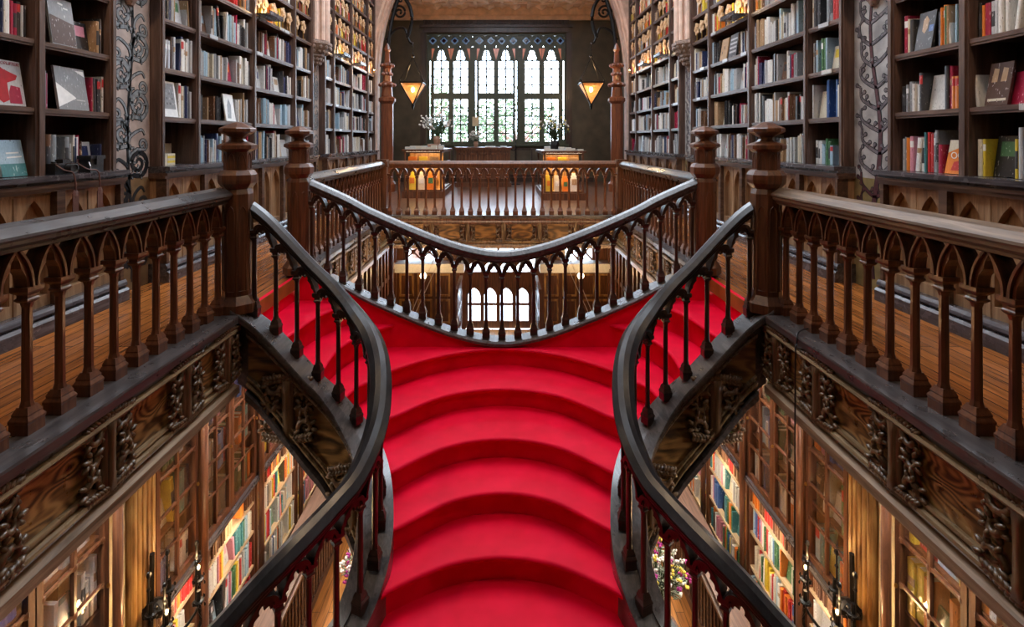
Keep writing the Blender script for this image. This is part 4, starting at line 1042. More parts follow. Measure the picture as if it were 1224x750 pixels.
# ------------------------------------------------------------ carved leaf ornaments on the upper shelves
def leaf_mesh():
    b = MB(); pts = []
    for k in range(20):
        a = 2*pi*k/20; r = .1*(1+.22*cos(5*a)+.05*cos(3*a)); pts.append((0, r*.85*cos(a), .25+r*1.1*sin(a)))
    b.prism(pts, (-.022, 0, 0)); b.blob((-.024, 0, .25), (.02, .035, .05), 7, 5)
    for sg in (-1, 1): b.blob((-.026, sg*.04, .28), (.014, .022, .03), 6, 4)
    head = b.mesh('leaf_ornament', M['leaf_wood']); b = MB(); b.tube([(-.01, 0, 0), (-.01, 0, .17)], .011, 6); b.lathe((-.01, 0, 0), [(.035, 0), (.035, .012), (.015, .02)], 8)
    return head, b.mesh('stand', M['brass'])
LH, LS = leaf_mesh(); rnd = random.Random(21)
for s, nm in SIDES:
    for r in (1, 2):
        ups = uprights(r)
        for bi, ((a, c), (d, e)) in enumerate(zip(ups, ups[1:])):
            for l in range(4, 8 if r == 2 else 6):
                z = LV[l]; 
                if r == 1 and bi == 0: continue
                y = c+.12; k = 0
                while y < d-.1:
                    u, v = 600+612*s*3.3/y, 168-612*(z+.25-H)/y
                    if v > -14:
                        b = obj('leaf_ornament', LH, label='pale carved leaf ornament, %s along the %s shelf, %s bay of %s %s bookcase' % (ordw(k), ROW[l], ORD[bi], ('near', 'middle', 'far')[r], nm), cat='ornament', group='carved leaf ornaments before the old books')
                        b.location = (s*3.345, y, z+.001); b.scale = (s*1, 1, 1.0*rnd.uniform(.85, 1.1)); obj('stand', LS, b)
                    y += rnd.uniform(.2, .34); k += 1
# shelf label holders on the bookcase shelves
rnd = random.Random(4)
mb = MB(); mb.box((-.008, -.08, -.03), (0, .08, .012)); HM = mb.mesh('label_holder', BM['pale grey'])
for t in [o for o in COL.objects if o.name.startswith('bookcase')]:
    s = 1 if t.location.x > 0 else -1; y0, y1 = (t.location.y-1.2, t.location.y+1.2)
    for k in range(7):
        r = 0 if t.location.y < 4 else (1 if t.location.y < 9 else 2); ups = uprights(r); q = rnd.randrange(len(ups)-1)
        a, b_ = ups[q][1]+.1, ups[q+1][0]-.1
        if b_ <= a: continue
        h = obj('label_holder', HM); h.location = (s*3.304, rnd.uniform(a, b_), LV[rnd.choice((1, 2, 3, 4, 4))]-.012); h.scale = (s, 1, 1); hang(t, h)
# lamps shining up on the old books
for s in (-1, 1):
    for y in (5.95, 7.2, 10.5, 11.7, 12.9):
        t = thing('shelf_lamp', 'small lit brass lamp on the %s wall ledge under the old books, %.1f m along' % ('left' if s < 0 else 'right', y), 'lamp', (s*3.22, y, 3.085), 'shelf lamps')
        t['label'] = 'small lit brass ledge lamp, %s from the viewer on the %s wall' % (ORD[(5.95, 7.2, 10.5, 11.7, 12.9).index(y)], 'left' if s < 0 else 'right')
        b = MB(s); b.lathe((3.22, y, 3.085), [(.03, 0), (.03, .01), (.012, .02), (.02, .05)], 8); hang(t, b.build('base', M['brass']))
        b = MB(s); b.blob((3.22, y, 3.10+.038), (.014, .014, .016), 6, 4); hang(t, b.build('bulb', M['bulb']))
        light('POINT', 'shelf_lamp_light', (s*3.17, y, 3.19), 5, WARM, .03)
# ------------------------------------------------------------ ground floor wall cases
ROWN = 6
def gcase(s, nm, a, c, bi, ndoor):
    t = thing('glazed_bookcase', 'ground floor oak bookcase with paned glass doors over lit shelves, %s bay on the %s' % (ORD[bi], nm), 'bookcase', (s*3.3, (a+c)/2, GZ), 'glazed ground floor bookcases')
    def part(n, mb, m, par=None): o = mb.build(n, m); hang(t, o); return o
    b = MB(s); b.box((3.6, a, GZ+.001), (3.71, c, -.51)); part('back_panel', b, M['caseback'])
    for y in ((a, a+.035), (c-.035, c)):
        b = MB(s); b.box((GX, y[0], GZ+.001), (3.599, y[1], -.51)); part('side_panel', b, M['gcase'])
    b = MB(s); b.box((3.05, a, -2.865), (3.599, c, -2.84)); b.box((3.035, a, -2.885), (3.1, c, -2.8655)); part('ledge', b, M['skirt'])
    for z in GS:
        b = MB(s); b.box((GX+.0, a+.036, z-.03), (3.599, c-.036, z)); part('shelf', b, M['gshelf'])
    for l in range(1, 4):
        b = MB(s); z = -2.82+l*.56; b.box((GX+.025, a+.036, z-.025), (3.599, c-.036, z-.002)); part('shelf', b, M['gcase'])
    b = MB(s); b.box((GX+.02, a+.036, GZ+.002), (3.599, c-.036, GS[4]-.031)); part('plinth', b, M['gcase'])
    b = MB(s); b.box((GX+.03, a+.05, -2.925), (GX+.06, c-.05, -2.902)); part('strip_lamp', b, M['strip'])
    w = (c-a)/ndoor
    for k in range(ndoor):
        l, r = a+w*k+.006, a+w*(k+1)-.006; z0, z1 = -2.83, -.62
        b = MB(s); X0, X1 = GX-.02, GX+.02
        b.box((X0, l, z0), (X1, l+.05, z1)); b.box((X0, r-.05, z0), (X1, r, z1)); b.box((X0, l+.0501, z0), (X1, r-.0501, z0+.06)); b.box((X0, l+.0501, z1-.06), (X1, r-.0501, z1))
        m = (l+r)/2; b.box((X0+.003, m-.012, z0+.0601), (X1-.005, m+.012, z1-.0601))
        for q in range(1, ROWN):
            z = z0+.06+(z1-z0-.12)*q/ROWN; b.box((X0+.006, l+.0502, z-.01), (X1-.008, r-.0502, z+.01))
            for yy in (l+.05, m, r-.05): b.blob((X0+.005, yy, z), (.012, .028, .028), 4, 3)
        d = part('glazed_door', b, M['gcase'])
        g = MB(s); g.box((GX+.002, l+.04, z0+.05), (GX+.006, r-.04, z1-.05)); o = g.build('pane', M['glass'], d)
        h = MB(s); h.blob((X0-.012, r-.025, -2.1), (.015, .012, .02), 6, 4); h.build('door_knob', M['brass'], d)
    light('AREA', 'case_fill_light', (s*3.16, (a+c)/2, -.58), 80*(c-a), (1, .96, .9), .05, (c-a)*.85, (s*3.3, (a+c)/2, -2.5))  # fill light added to brighten the books behind the glass doors
    b = MB(s); b.box((GX+.04, a+.05, -.575), (GX+.08, c-.05, -.56)); part('strip_lamp', b, M['strip'])  # glowing strip added at the case top to go with that fill
    light('AREA', 'shelf_strip_light', (s*2.98, (a+c)/2, -2.9), 15*(c-a), WARMW, .06, (c-a)*.9, (s*3.3, (a+c)/2, -4.2))
for s, nm in SIDES:
    for bi, (a, c) in enumerate(GB): gcase(s, nm, a, c, bi, 1 if bi == 1 else 2)
    for i, y in enumerate((4.04, 5.22, 6.455, 7.715)):
        t = thing('shaft_post', 'slender oak half column between ground floor bookcases, %s from the viewer on the %s' % (ORD[i], nm), 'post', (s*3.02, y, GZ), 'slender posts between the glazed bookcases')
        b = MB(s); b.tube([(3.03, y, GZ+.13), (3.03, y, -.72)], .035, 10); hang(t, b.build('shaft', M['gcase'], smooth=True))
        b = MB(s); b.lathe((3.03, y, GZ), [(.06, .001), (.06, .06), (.045, .09), (.05, .13)], 8); b.lathe((3.03, y, -.75), [(.04, 0), (.055, .05), (.065, .12), (.075, .2), (.075, .24)], 8); hang(t, b.build('capital', M['gcase']))
    # lit pilaster and cream strip
    b = MB(s); b.box((3.12, 4.06, GZ), (3.71, 4.24, -.5)); structure('wall_strip_cream_'+nm, b, M['cream'])
    t = thing('fluted_pilaster', 'fluted golden oak pilaster lit by the sconce on the %s ground floor wall' % nm, 'pilaster', (s*3.2, 4.4, GZ))
    b = MB(s); b.box((3.08, 4.26, GZ+.001), (3.71, 4.54, -.51))
    for k in range(5): b.tube([(3.08, 4.285+k*.057, GZ+.2), (3.08, 4.285+k*.057, -.6)], .022, 8)
    b.box((3.02, 4.25, GZ+.002), (3.0795, 4.55, GZ+.2)); hang(t, b.build('shaft', M['amber']))
    t = thing('wall_sconce', 'spiky black iron candelabra sconce with two lit bulbs on the %s ground floor pilaster' % nm, 'sconce', (s*3.05, 4.42, -2.6), 'iron sconces')
    b = MB(s); 
    b.tube([(3.04, 4.42, -3.3), (3.02, 4.42, -2.2)], .022, 6); b.lathe((3.0, 4.42, -2.75), [(.02, 0), (.1, .06), (.1, .1), (.03, .14)], 8)
    for j, (yy, xx) in enumerate(((4.2, 2.75), (4.42, 2.62), (4.64, 2.75), (4.3, 2.95), (4.54, 2.95))):
        q = crom([(3.03, 4.42, -2.9), ((3.03+xx)/2, (4.42+yy)/2, -3.02), (xx, yy, -2.86), (xx, yy, -2.62)], 5); b.tube([tuple(v) for v in q], .013, 6)
        b.lathe((xx, yy, -2.64), [(.012, 0), (.045, .02), (.045, .035), (.02, .04), (.016, .12)], 8)
        for m_ in range(6): b.blob((xx+.05*cos(m_), yy+.05*sin(m_), -2.64+.02*(m_ % 3)), (.012, .012, .02), 4, 3)
        b.tube([(xx+.02, yy, -2.6), (xx+.03, yy+.02, -2.3)], .009, 5); b.blob((xx+.03, yy+.02, -2.3), (.022, .022, .03), 5, 4)
        b.blob((xx+.028, yy+.015, -2.42), (.018, .018, .02), 5, 4)
    hang(t, b.build('ironwork', M['iron']))
    for (yy, xx) in ((4.2, 2.75), (4.64, 2.75)):
        b = MB(s); b.blob((xx, yy, -2.50), (.011, .011, .02), 6, 5); hang(t, b.build('bulb', M['bulb']))
        light('POINT', 'sconce_light', (s*(xx-.02), yy, -2.44), 9, WARM, .03)
    # panelled end of the wall run and pier beyond
    b = MB(s); b.box((2.75, 8.96, GZ), (3.71, 9.35, -.5))
    for k in range(4): b.box((2.72, 8.98+k*.095, GZ+.2), (2.7495, 9.03+k*.095, -.6))
    for k in range(3): b.box((2.78+k*.12, 8.94, GZ+.2), (2.83+k*.12, 8.9595, -.6))
    structure('trim_pier_'+nm, b, M['amber'], label='amber oak pier closing the ground floor bookcases on the %s' % nm)
    # counter along the wall
    t = thing('book_counter', 'long ribbed oak counter standing along the ground floor shelves on the %s' % nm, 'counter', (s*2.68, 7, GZ), 'ground floor counters')
    b = MB(s); b.box((2.5, 4.9, -4.02), (2.86, 8.4, -3.97)); b.box((2.47, 4.86, -4.06), (2.88, 8.44, -4.021)); hang(t, b.build('top', M['shelf']))
    b = MB(s); b.box((2.55, 4.95, GZ+.12), (2.84, 8.35, -4.061))
    for k in range(34): b.tube([(2.545, 5.0+k*.1, GZ+.14), (2.545, 5.0+k*.1, -4.07)], .028, 6)
    b.box((2.52, 4.92, GZ+.001), (2.86, 8.38, GZ+.119)); hang(t, b.build('body', M['wainsd']))
    light('POINT', 'ground_fill_light', (s*1.9, 7.2, -1.2), 120, WARM, .15)  # added general warm fill for the ground floor
    t = thing('fill_pendant', 'added fill lamp in a round glass pendant under the %s gallery edge' % nm, 'lamp', (s*1.9, 7.2, -1.0), 'added fill pendants')
    # globe and rod added around the warm ground floor fill
    b = MB(s); b.blob((1.9, 7.2, -1.2), (.09, .09, .09), 12, 8); hang(t, b.build('globe', plain('fill_globe_glass', (1, .8, .5), .3, emit=(1, .7, .4), es=14), smooth=True)); b = MB(s); b.tube([(1.9, 7.2, -1.11), (2.12, 7.2, -.7), (2.2, 7.2, -.545)], .01, 6); hang(t, b.build('rod', M['brass']))
# shift the ground floor fill lights clear of their added globes
for o in COL.objects:
    if o.name.startswith('ground_fill_light'): o.location.x *= (1.9-.12)/1.9; o.location.y -= .05
for s, nm in SIDES:
    t = thing('hall_fill_globe', 'added fill lamp on a stand in the ground floor front hall, %s side' % nm, 'lamp', (s*2.4, 15.6, GZ), 'added hall fill lamps')
    b = MB(s); b.lathe((2.4, 15.6, GZ), [(.16, .001), (.16, .03), (.03, .06), (.025, 2.0), (.05, 2.04)], 10); hang(t, b.build('stand', M['brass']))
    b = MB(s); b.blob((2.4, 15.6, GZ+2.14), (.1, .1, .1), 12, 8); hang(t, b.build('globe', bpy.data.materials.get('fill_globe_glass'), smooth=True))
    light('POINT', 'hall_fill_light', (s*2.4, 15.42, GZ+2.3), 60, WARM, .1)  # added lamp that warms the front hall panelling
# unseen globes added above the side galleries as warm fill (above the frame)
for s, nm in SIDES:
    for y in (2.6,):
        t = thing('fill_globe', 'unseen added fill globe hanging over the %s gallery' % nm, 'lamp', (s*2.75, y, 4.3), 'added gallery fill globes')
        b = MB(s); b.tube([(2.75, y, 4.55), (2.75, y, 6.6)], .012, 6); b.lathe((2.75, y, 4.5), [(.05, 0), (.05, .06), (.01, .08)], 8); hang(t, b.build('rod', M['brass']))
        b = MB(s); b.blob((2.75, y, 4.4), (.12, .12, .12), 12, 8); hang(t, b.build('globe', bpy.data.materials.get('fill_globe_glass'), smooth=True))
        light('POINT', 'gallery_fill_light', (s*2.75, y, 4.2), 120, (1, .72, .46), .12)  # added warm fill for the near gallery sides
# stained glass skylight
t = thing('skylight', 'long stained glass skylight over the staircase void', 'skylight', (0, 5.2, 6.8)); t['kind'] = 'structure'
b = MB(); b.box((-1.75, .38, 7.12), (1.75, 10.22, 7.14)); hang(t, b.build('glass', M['sky'])); b = MB()
for i in range(9): b.box((-1.72, .4+i*1.22, 7.08), (1.72, .45+i*1.22, 7.119))
for x in (-1.74, -.6, .55, 1.69): b.box((x, .4, 7.06), (x+.05, 10.2, 7.079))
b.box((-1.78, .36, 6.81), (-1.70, 10.24, 7.119)); b.box((1.70, .36, 6.81), (1.78, 10.24, 7.119)); hang(t, b.build('frame', M['plaster']))

# ------------------------------------------------------------ front gallery furniture
def blooms(mbs, c, rad, n, mats_n, rnd, up=1.0, stem_mat=0, leafm=1, petals=(2,), droop=.3):
    for i in range(n):
        a = rnd.random()*2*pi; r = rad*sqrt(rnd.random()); h = up*rnd.uniform(.55, 1.1)
        e = Vector((c[0]+r*cos(a), c[1]+r*sin(a), c[2]+h*rad*1.5*(1-.35*(r/rad)**2)))
        m = Vector(c).lerp(e, .5)+Vector((0, 0, .06)); q = [tuple(Vector(c)), tuple(m), tuple(e)]
        mbs['stems'].tube(q, .004, 4)
        for k in range(4):
            p = Vector(c).lerp(e, rnd.uniform(.35, 1)); Rm = Matrix.Rotation(rnd.random()*6, 3, 'Z') @ Matrix.Rotation(rnd.uniform(-1, 1), 3, 'X')
            mbs['leaves'].blob(p+Vector((rnd.uniform(-.03, .03),)*3), (.012, .05, .006), 4, 3, 0, Rm)
        if rnd.random() < .75:
            pm = rnd.choice(petals)
            for k in range(4): mbs['blossoms'].blob(e+Vector([rnd.uniform(-.022, .022) for _ in range(3)]), (.018, .018, .016), 5, 3, pm)
def bouquet(label, c, rad, n, leafm, petm, petals, seed, pot, loc_base, potr=.1, poth=.2, extra=None, up=1.0):
    t = thing('flower_vase', label, 'flowers', loc_base); rnd = random.Random(seed)
    d = {'stems': MB(), 'leaves': MB(), 'blossoms': MB()}
    blooms(d, c, rad, n, 0, rnd, petals=petals, up=up)
    if extra: extra(d, rnd)
    b = MB(); x, y, z = loc_base; b.lathe((x, y, z), [(potr*.7, .001), (potr*.8, .02), (potr, poth*.6), (potr*.85, poth*.92), (potr*.95, poth), (potr*.8, poth*.98), (potr*.6, poth*.6)], 12); hang(t, b.build('vase', M[pot], smooth=False))
    hang(t, d['stems'].build('stems', M['green'])); hang(t, d['leaves'].build('leaves', M[leafm])); hang(t, d['blossoms'].build('blossoms', [M[p] for p in petm]))
    return t
def cabinet(label, xa, xb, ya, yb, zt, side):
    t = thing('display_cabinet', label, 'display cabinet', ((xa+xb)/2, (ya+yb)/2, 0), 'lit display cabinets')
    def part(n, b, m): o = b.build(n, m); hang(t, o); return o
    b = MB(); b.box((xa-.04, ya-.04, .001), (xb+.04, yb+.04, .16)); part('plinth', b, M['gcase'])
    b = MB(); b.box((xa-.05, ya-.05, zt-.05), (xb+.05, yb+.05, zt)); part('top', b, M['gcase'])
    b = MB()
    for x, y in ((xa, ya), (xb-.04, ya), (xa, yb-.04), (xb-.04, yb-.04)): b.box((x, y, .161), (x+.04, y+.04, zt-.051))
    for z in (.162, .80, zt-.09): b.box((xa+.041, ya, z), (xb-.041, ya+.03, z+.035)); b.box((xa, ya+.041, z), (xa+.03, yb-.041, z+.035)); b.box((xb-.03, ya+.041, z), (xb, yb-.041, z+.035))
    part('frame', b, M['gcase'])
    b = MB(); b.box((xa+.031, ya+.031, .79), (xb-.031, yb-.03, .799)); b.box((xa+.031, ya+.031, .162), (xb-.031, yb-.03, .175)); b.box((xa+.031, ya+.62, .176), (xb-.031, ya+.64, zt-.06)); part('interior', b, M['amber'])
    b = MB(); b.box((xa+.041, ya+.006, .197), (xb-.041, ya+.01, .8)); b.box((xa+.041, ya+.006, .836), (xb-.041, ya+.01, zt-.091)); part('glass_front', b, M['wglass'])
    b = MB(); b.box((xa+.05, ya+.05, zt-.07), (xb-.05, ya+.07, zt-.055)); b.box((xa+.05, ya+.05, .775), (xb-.05, ya+.07, .789)); part('strip_lamp', b, M['strip'])
    light('AREA', 'cabinet_light', ((xa+xb)/2, ya+.16, zt-.075), 9, WARM, xb-xa-.12, .12, ((xa+xb)/2, ya+.3, .8))
    light('AREA', 'cabinet_light', ((xa+xb)/2, ya+.16, .77), 16, WARM, xb-xa-.12, .12, ((xa+xb)/2, ya+.35, 0))
    rnd = random.Random(int(xa*10)); x = xa+.06; i = 0
    nmw = 'left' if xa < 0 else 'right'
    cols_ = ['yellow', 'cream', 'orange', 'white', 'green', 'tan']
    while x < xb-.2:
        w = rnd.uniform(.14, .2); h = w*1.6; c = cols_[i % 6]
        b = MB(); b.box((x, ya+.2, .1765), (x+w, ya+.225, .1765+h+.12)); o = tag(b.build('display_book', BM[c]), '%s display book, %s from the left inside the %s lit cabinet' % (c, ORD[i], nmw), 'book', 'books shown in the lit cabinets')
        b = MB(); b.box((x+w*.2, ya+.196, .1765+h*.5), (x+w*.8, ya+.1995, .1765+h*.95)); b.build('cover_picture', BM[cols_[(i+2) % 6]], o)
        x += w+.03; i += 1
    x = xa+.08; i = 0
    for i in range(3):
        c = ('orange', 'yellow', 'tan')[i]; b = MB(); b.box((x, ya+.14, .8), (x+.2, ya+.16, .98)); tag(b.build('display_book', BM[c]), '%s card book, %s along the upper shelf of the %s lit cabinet' % (c, ORD[i], nmw), 'book', 'books shown in the lit cabinets'); x += .26
    # piles on top
    for i in range(7):
        x = xa+.02+i*(xb-xa-.16)/6; y = ya+rnd.uniform(.0, .5); n = rnd.randint(1, 4); z = zt+.001
        for k in range(n):
            c = rnd.choice(['white', 'pale grey', 'cream', 'pale blue']); b = MB(); h = rnd.uniform(.015, .03); b.box((x, y, z), (x+.13, y+.18, z+h))
            o = tag(b.build('book', BM[c]), '%s book lying %s up in the %s pile on the %s lit cabinet' % (c, ORD[k], ORD[i], nmw), 'book', 'books piled on the lit cabinets'); b = MB(); b.box((x+.003, y-.001, z+.004), (x+.127, y-.0002, z+h-.004)); b.build('page_block', M['paper'], o); z += h+.001
cabinet('lit glass display cabinet glowing orange at the left of the front gallery', -2.33, -1.43, 12.15, 14.2, 1.16, -1)
cabinet('lit glass display cabinet glowing orange at the right of the front gallery', .96, 1.88, 11.73, 13.8, 1.13, 1)
def sprays(d, rnd):
    for i in range(9):
        a = rnd.uniform(2.2, 3.6); L = rnd.uniform(.45, .75); e = Vector((-1.62-L*.75*abs(cos(a))*rnd.uniform(.5, 1.1), 13.0+rnd.uniform(-.2, .2), 1.55+L*.8*rnd.uniform(.4, 1)))
        q = crom([(-1.62, 13.0, 1.45), tuple(Vector((-1.62, 13.0, 1.45)).lerp(e, .5)+Vector((0, 0, .05))), tuple(e)], 5); d['stems'].tube([tuple(v) for v in q], .005, 4)
        for k in range(6):
            p = q[-1-k] if k < len(q) else e; d['blossoms'].blob(p+Vector([rnd.uniform(-.02, .02) for _ in range(3)]), (.026, .026, .022), 5, 4, 0)
b = MB(); b.box((-1.87, 12.85, 1.1615), (-1.57, 13.15, 1.28)); tag(b.build('crate', M['pot']), 'small tan box under the blossom vase on the left lit cabinet', 'box')
bouquet('vase of white blossom branches and green leaves on the left lit cabinet', (-1.62, 13.0, 1.46), .38, 70, 'green', ['petalw', 'petalw'], (0,), 3, 'pot', (-1.65, 13.0, 1.281), .1, .2, sprays)
bouquet('vase of dark green foliage and small pale flowers on the right lit cabinet', (1.33, 12.9, 1.35), .42, 90, 'green', ['petalw', 'petaly'], (0, 0, 1), 8, 'blackleather', (1.33, 12.9, 1.131), .12, .24)
t = thing('writing_counter', 'dark carved oak counter standing under the middle of the big window', 'counter', (-.55, 15.3, 0))
b = MB(); b.box((-1.4, 15.0, 1.12), (.3, 15.75, 1.17)); b.box((-1.36, 15.02, 1.07), (.26, 15.73, 1.119)); hang(t, b.build('top', M['gcase']))
b = MB(); b.box((-1.34, 15.06, .001), (.24, 15.7, 1.069)); b.box((-1.38, 15.03, .0012), (.28, 15.72, .12))
for k in range(5): 
    for z0, z1 in ((.2, .25), (.95, 1.0)): b.box((-1.3+k*.31, 15.03, z0), (-1.05+k*.31, 15.0599, z1))
    b.box((-1.3+k*.31, 15.03, .2), (-1.26+k*.31, 15.0599, 1.0)); b.box((-1.09+k*.31, 15.03, .2), (-1.05+k*.31, 15.0599, 1.0))
hang(t, b.build('body', M['gcase']))
bouquet('small vase of pale flowers on the dark counter beneath the window', (-.78, 15.3, 1.33), .22, 40, 'sage', ['petalw'], (0,), 9, 'pot', (-.78, 15.3, 1.171), .07, .17)
t = thing('counter_hook', 'curled black iron hook stand at the end of the window counter', 'hook stand', (.3, 15.9, 0)); b = MB()
b.tube([(.42, 15.9, .002), (.42, 15.9, 1.35)], .015, 6); b.tube([(.42+u, 15.9, 1.15+v) for u, v in spiral(-.08, 0, .12, .8, -1, 14, pi)], .014, 6); b.lathe((.42, 15.9, 0), [(.15, .001), (.15, .02), (.03, .04)], 10); hang(t, b.build('stand', M['iron']))
b = MB(); b.box((px(565), 16.8, pz(151)), (px(572.5), 16.84, pz(140))); b.box((px(568.5), 16.842, pz(151)), (px(569.5), 17.06, pz(150))); tag(b.build('window_notice', M['cream']), 'small square yellowish notice fixed to the window post', 'sign')
for i, (u, w) in enumerate(((586, 12), (602, 8))):
    x = (u-600)*15.3/612; b = MB(); b.box((x-w*.0125, 15.2, 1.171), (x+w*.0125, 15.5, 1.2)); tag(b.build('brochure_pile', M['white']), 'flat white brochure pile, the %s one on the window counter' % ('wider' if i == 0 else 'narrower'), 'brochures')

# trees outside the window
for i, (x, y, hgt, r) in enumerate(((-4.5, 27, 5.0, 3.2), (1.0, 30, 4.2, 3.4), (6.5, 26, 5.6, 3.4), (-1.5, 34, 3.6, 3.0))):
    t = thing('garden_tree', 'leafy green tree outside, %s seen through the big window' % ('leftmost', 'centre', 'rightmost', 'furthest')[i], 'tree', (x, y, GZ-.02), 'trees outside')
    b = MB(); b.tube([(x, y, GZ-.02), (x+.2, y, -1), (x, y, hgt-2.0)], [.3, .22, .1], 8)
    for k in range(7): a = k*.9; b.tube([(x, y, hgt-3.2), (x+r*.6*cos(a), y+r*.6*sin(a), hgt-1.6+.3*sin(k))], [.1, .03], 5)
    hang(t, b.build('trunk', M['gcase']))
    b = MB(); rnd = random.Random(i)
    for k in range(1300):
        th = rnd.random()*2*pi; ph = math.acos(rnd.uniform(-1, 1)); q = r*rnd.uniform(.45, 1)*(1+.2*sin(5*th)*sin(3*ph)); p = Vector((x+q*sin(ph)*cos(th), y+q*sin(ph)*sin(th), hgt-2.2+q*.75*cos(ph)))
        Rm = Matrix.Rotation(rnd.random()*6, 3, 'X') @ Matrix.Rotation(rnd.random()*6, 3, 'Z'); w = .14
        b.add([tuple(p+Rm @ Vector(v)) for v in ((-w, 0, 0), (0, w*.5, .01), (w, 0, 0), (0, -w*.5, .01))], [(0, 1, 2, 3)])
    hang(t, obj('crown', b.mesh('crown', M['leafout'] if 'leafout' in M else M['green'], recalc=False)))

# ------------------------------------------------------------ small things near the viewer
t = thing('vintage_camera', 'black vintage film camera with brown straps dangling from the left wall ledge', 'camera', (-3.28, 3.82, 1.118))
X = 3.28
b = MB(-1); b.box((3.245, 3.72, 1.119), (3.315, 3.92, 1.20)); b.box((3.25, 3.79, 1.2005), (3.31, 3.86, 1.228)); b.lathe((3.28, 3.745, 1.2005), [(.016, 0), (.016, .014)], 10); b.lathe((3.28, 3.89, 1.2005), [(.014, 0), (.014, .012)], 10)
hang(t, b.build('body', M['blackleather']))
b = MB(-1); b.T = Matrix.Translation((3.245, 3.825, 1.16)) @ Matrix.Rotation(-pi/2, 4, 'Y'); b.lathe((0, 0, 0), [(.034, 0), (.034, .03), (.037, .032), (.037, .055), (.03, .056), (.026, .048)], 14); hang(t, b.build('lens', M['blackleather']))
b = MB(-1); b.box((3.24, 3.722, 1.195), (3.2448, 3.918, 1.2)); b.box((3.252, 3.8, 1.229), (3.308, 3.85, 1.233)); hang(t, b.build('chrome_trim', M['chrome'], label='chrome trim'))
for (y0, y1, zend, mt) in ((3.73, 3.80, .86, 'strap'), (3.93, 4.03, .86, 'strap')):
    b = MB(-1); q = crom([(3.25, y0, 1.19), (3.21, y0+.03, 1.15), (3.175, y1-.01, 1.13), (3.165, y1, 1.05), (3.17, y1+.005, .98)], 6)
    b.tube([tuple(v) for v in q], .006, 6); b.box((3.165, y1-.022, .66), (3.171, y1+.03, .975)); b.blob((3.168, y1+.004, .97), (.006, .026, .035), 8, 5)
    hang(t, b.build('strap', M[mt]))
t = thing('camera_case', 'boxy black leather camera case standing beside the vintage camera', 'camera case', (-3.28, 4.08, 1.118))
b = MB(-1); b.box((3.23, 4.02, 1.119), (3.32, 4.15, 1.222)); hang(t, b.build('case_body', M['blackleather'])); b = MB(-1); b.box((3.22, 4.01, 1.2225), (3.33, 4.16, 1.25)); b.box((3.212, 4.06, 1.18), (3.2295, 4.10, 1.249)); hang(t, b.build('lid', M['blackleather']))
b = MB(-1); b.tube([(3.24, 4.015, 1.2), (3.225, 4.01, 1.17), (3.215, 4.005, 1.14)], .006, 6); hang(t, b.build('buckle', M['chrome'], label='chrome buckle'))
# stacked books on the left ledge of the middle bookcase
for k in range(5):
    b = MB(-1); z = 1.1205+k*.0236; b.box((3.345, 5.02, z), (3.52, 5.12, z+.0225)); o = tag(b.build('book', BM['cream']), 'slim cream book, %s up in the outer flat pile, left middle bookcase' % ORD[k], 'book', 'flat piles of slim books')
    b = MB(-1); z = 1.1205+k*.0236; b.box((3.345, 5.125, z), (3.52, 5.24, z+.0225)); tag(b.build('book', BM['yellow' if k % 2 else 'cream']), '%s slim book %s up in the second flat pile, left middle bookcase foot' % ('yellow' if k % 2 else 'cream', ORD[k]), 'book', 'flat piles of slim books')
b = MB(-1); b.box((3.55, 5.2, 1.1205), (3.57, 5.5, 1.34)); tag(b.build('book', BM['cream']), 'large plain cream book standing behind the flat piles', 'book')
def picture_book(name, label, s, y0, y1, z, h, base, marks, texts=()):
    """upright face-out book leaning on the books behind; marks: (v0,v1,w0,w1,mat) in cover fractions, left to right as seen"""
    t = thing(name, label, 'book', (s*3.34, (y0+y1)/2, z)); L = y1-y0; lean = .05
    def P_(u, w, o): yy = (y0+L*u) if s < 0 else (y1-L*u); return (3.335+lean*w-o, yy, z+.002+h*w)
    def quad(b, u0, u1, w0, w1, o0, o1, m=0):
        v = [P_(u0, w0, o0), P_(u1, w0, o0), P_(u1, w1, o0), P_(u0, w1, o0)]; v2 = [P_(u0, w0, o1), P_(u1, w0, o1), P_(u1, w1, o1), P_(u0, w1, o1)]
        b.add(v+v2, [(0, 1, 2, 3), (7, 6, 5, 4), (0, 4, 5, 1), (1, 5, 6, 2), (2, 6, 7, 3), (3, 7, 4, 0)], m)
    b = MB(s); quad(b, 0, 1, 0, 1, -.018, 0); hang(t, b.build('cover', base))
    for poly, mt in marks:
        b = MB(s); pts = [P_(u, w, .0004) for u, w in poly]; n = len(pts); b.prism(pts, (-.0008, 0, 0)); hang(t, b.build('cover_art', mt))
    for (txt, u, w, size, mt) in texts:
        cu = bpy.data.curves.new('cover_title', 'FONT'); cu.body = txt; cu.size = size; cu.extrude = .0006; cu.materials.append(mt); oo = bpy.data.objects.new('cover_title', cu); COL.objects.link(oo); bpy.context.view_layer.update(); me = bpy.data.meshes.new_from_object(oo); bpy.data.objects.remove(oo); o = bpy.data.objects.new('cover_title', me); COL.objects.link(o)
        p = P_(u, w, .0022); o.location = (p[0]*s, p[1], p[2]); o.rotation_euler = (pi/2, 0, pi/2 if s < 0 else -pi/2); hang(t, o)
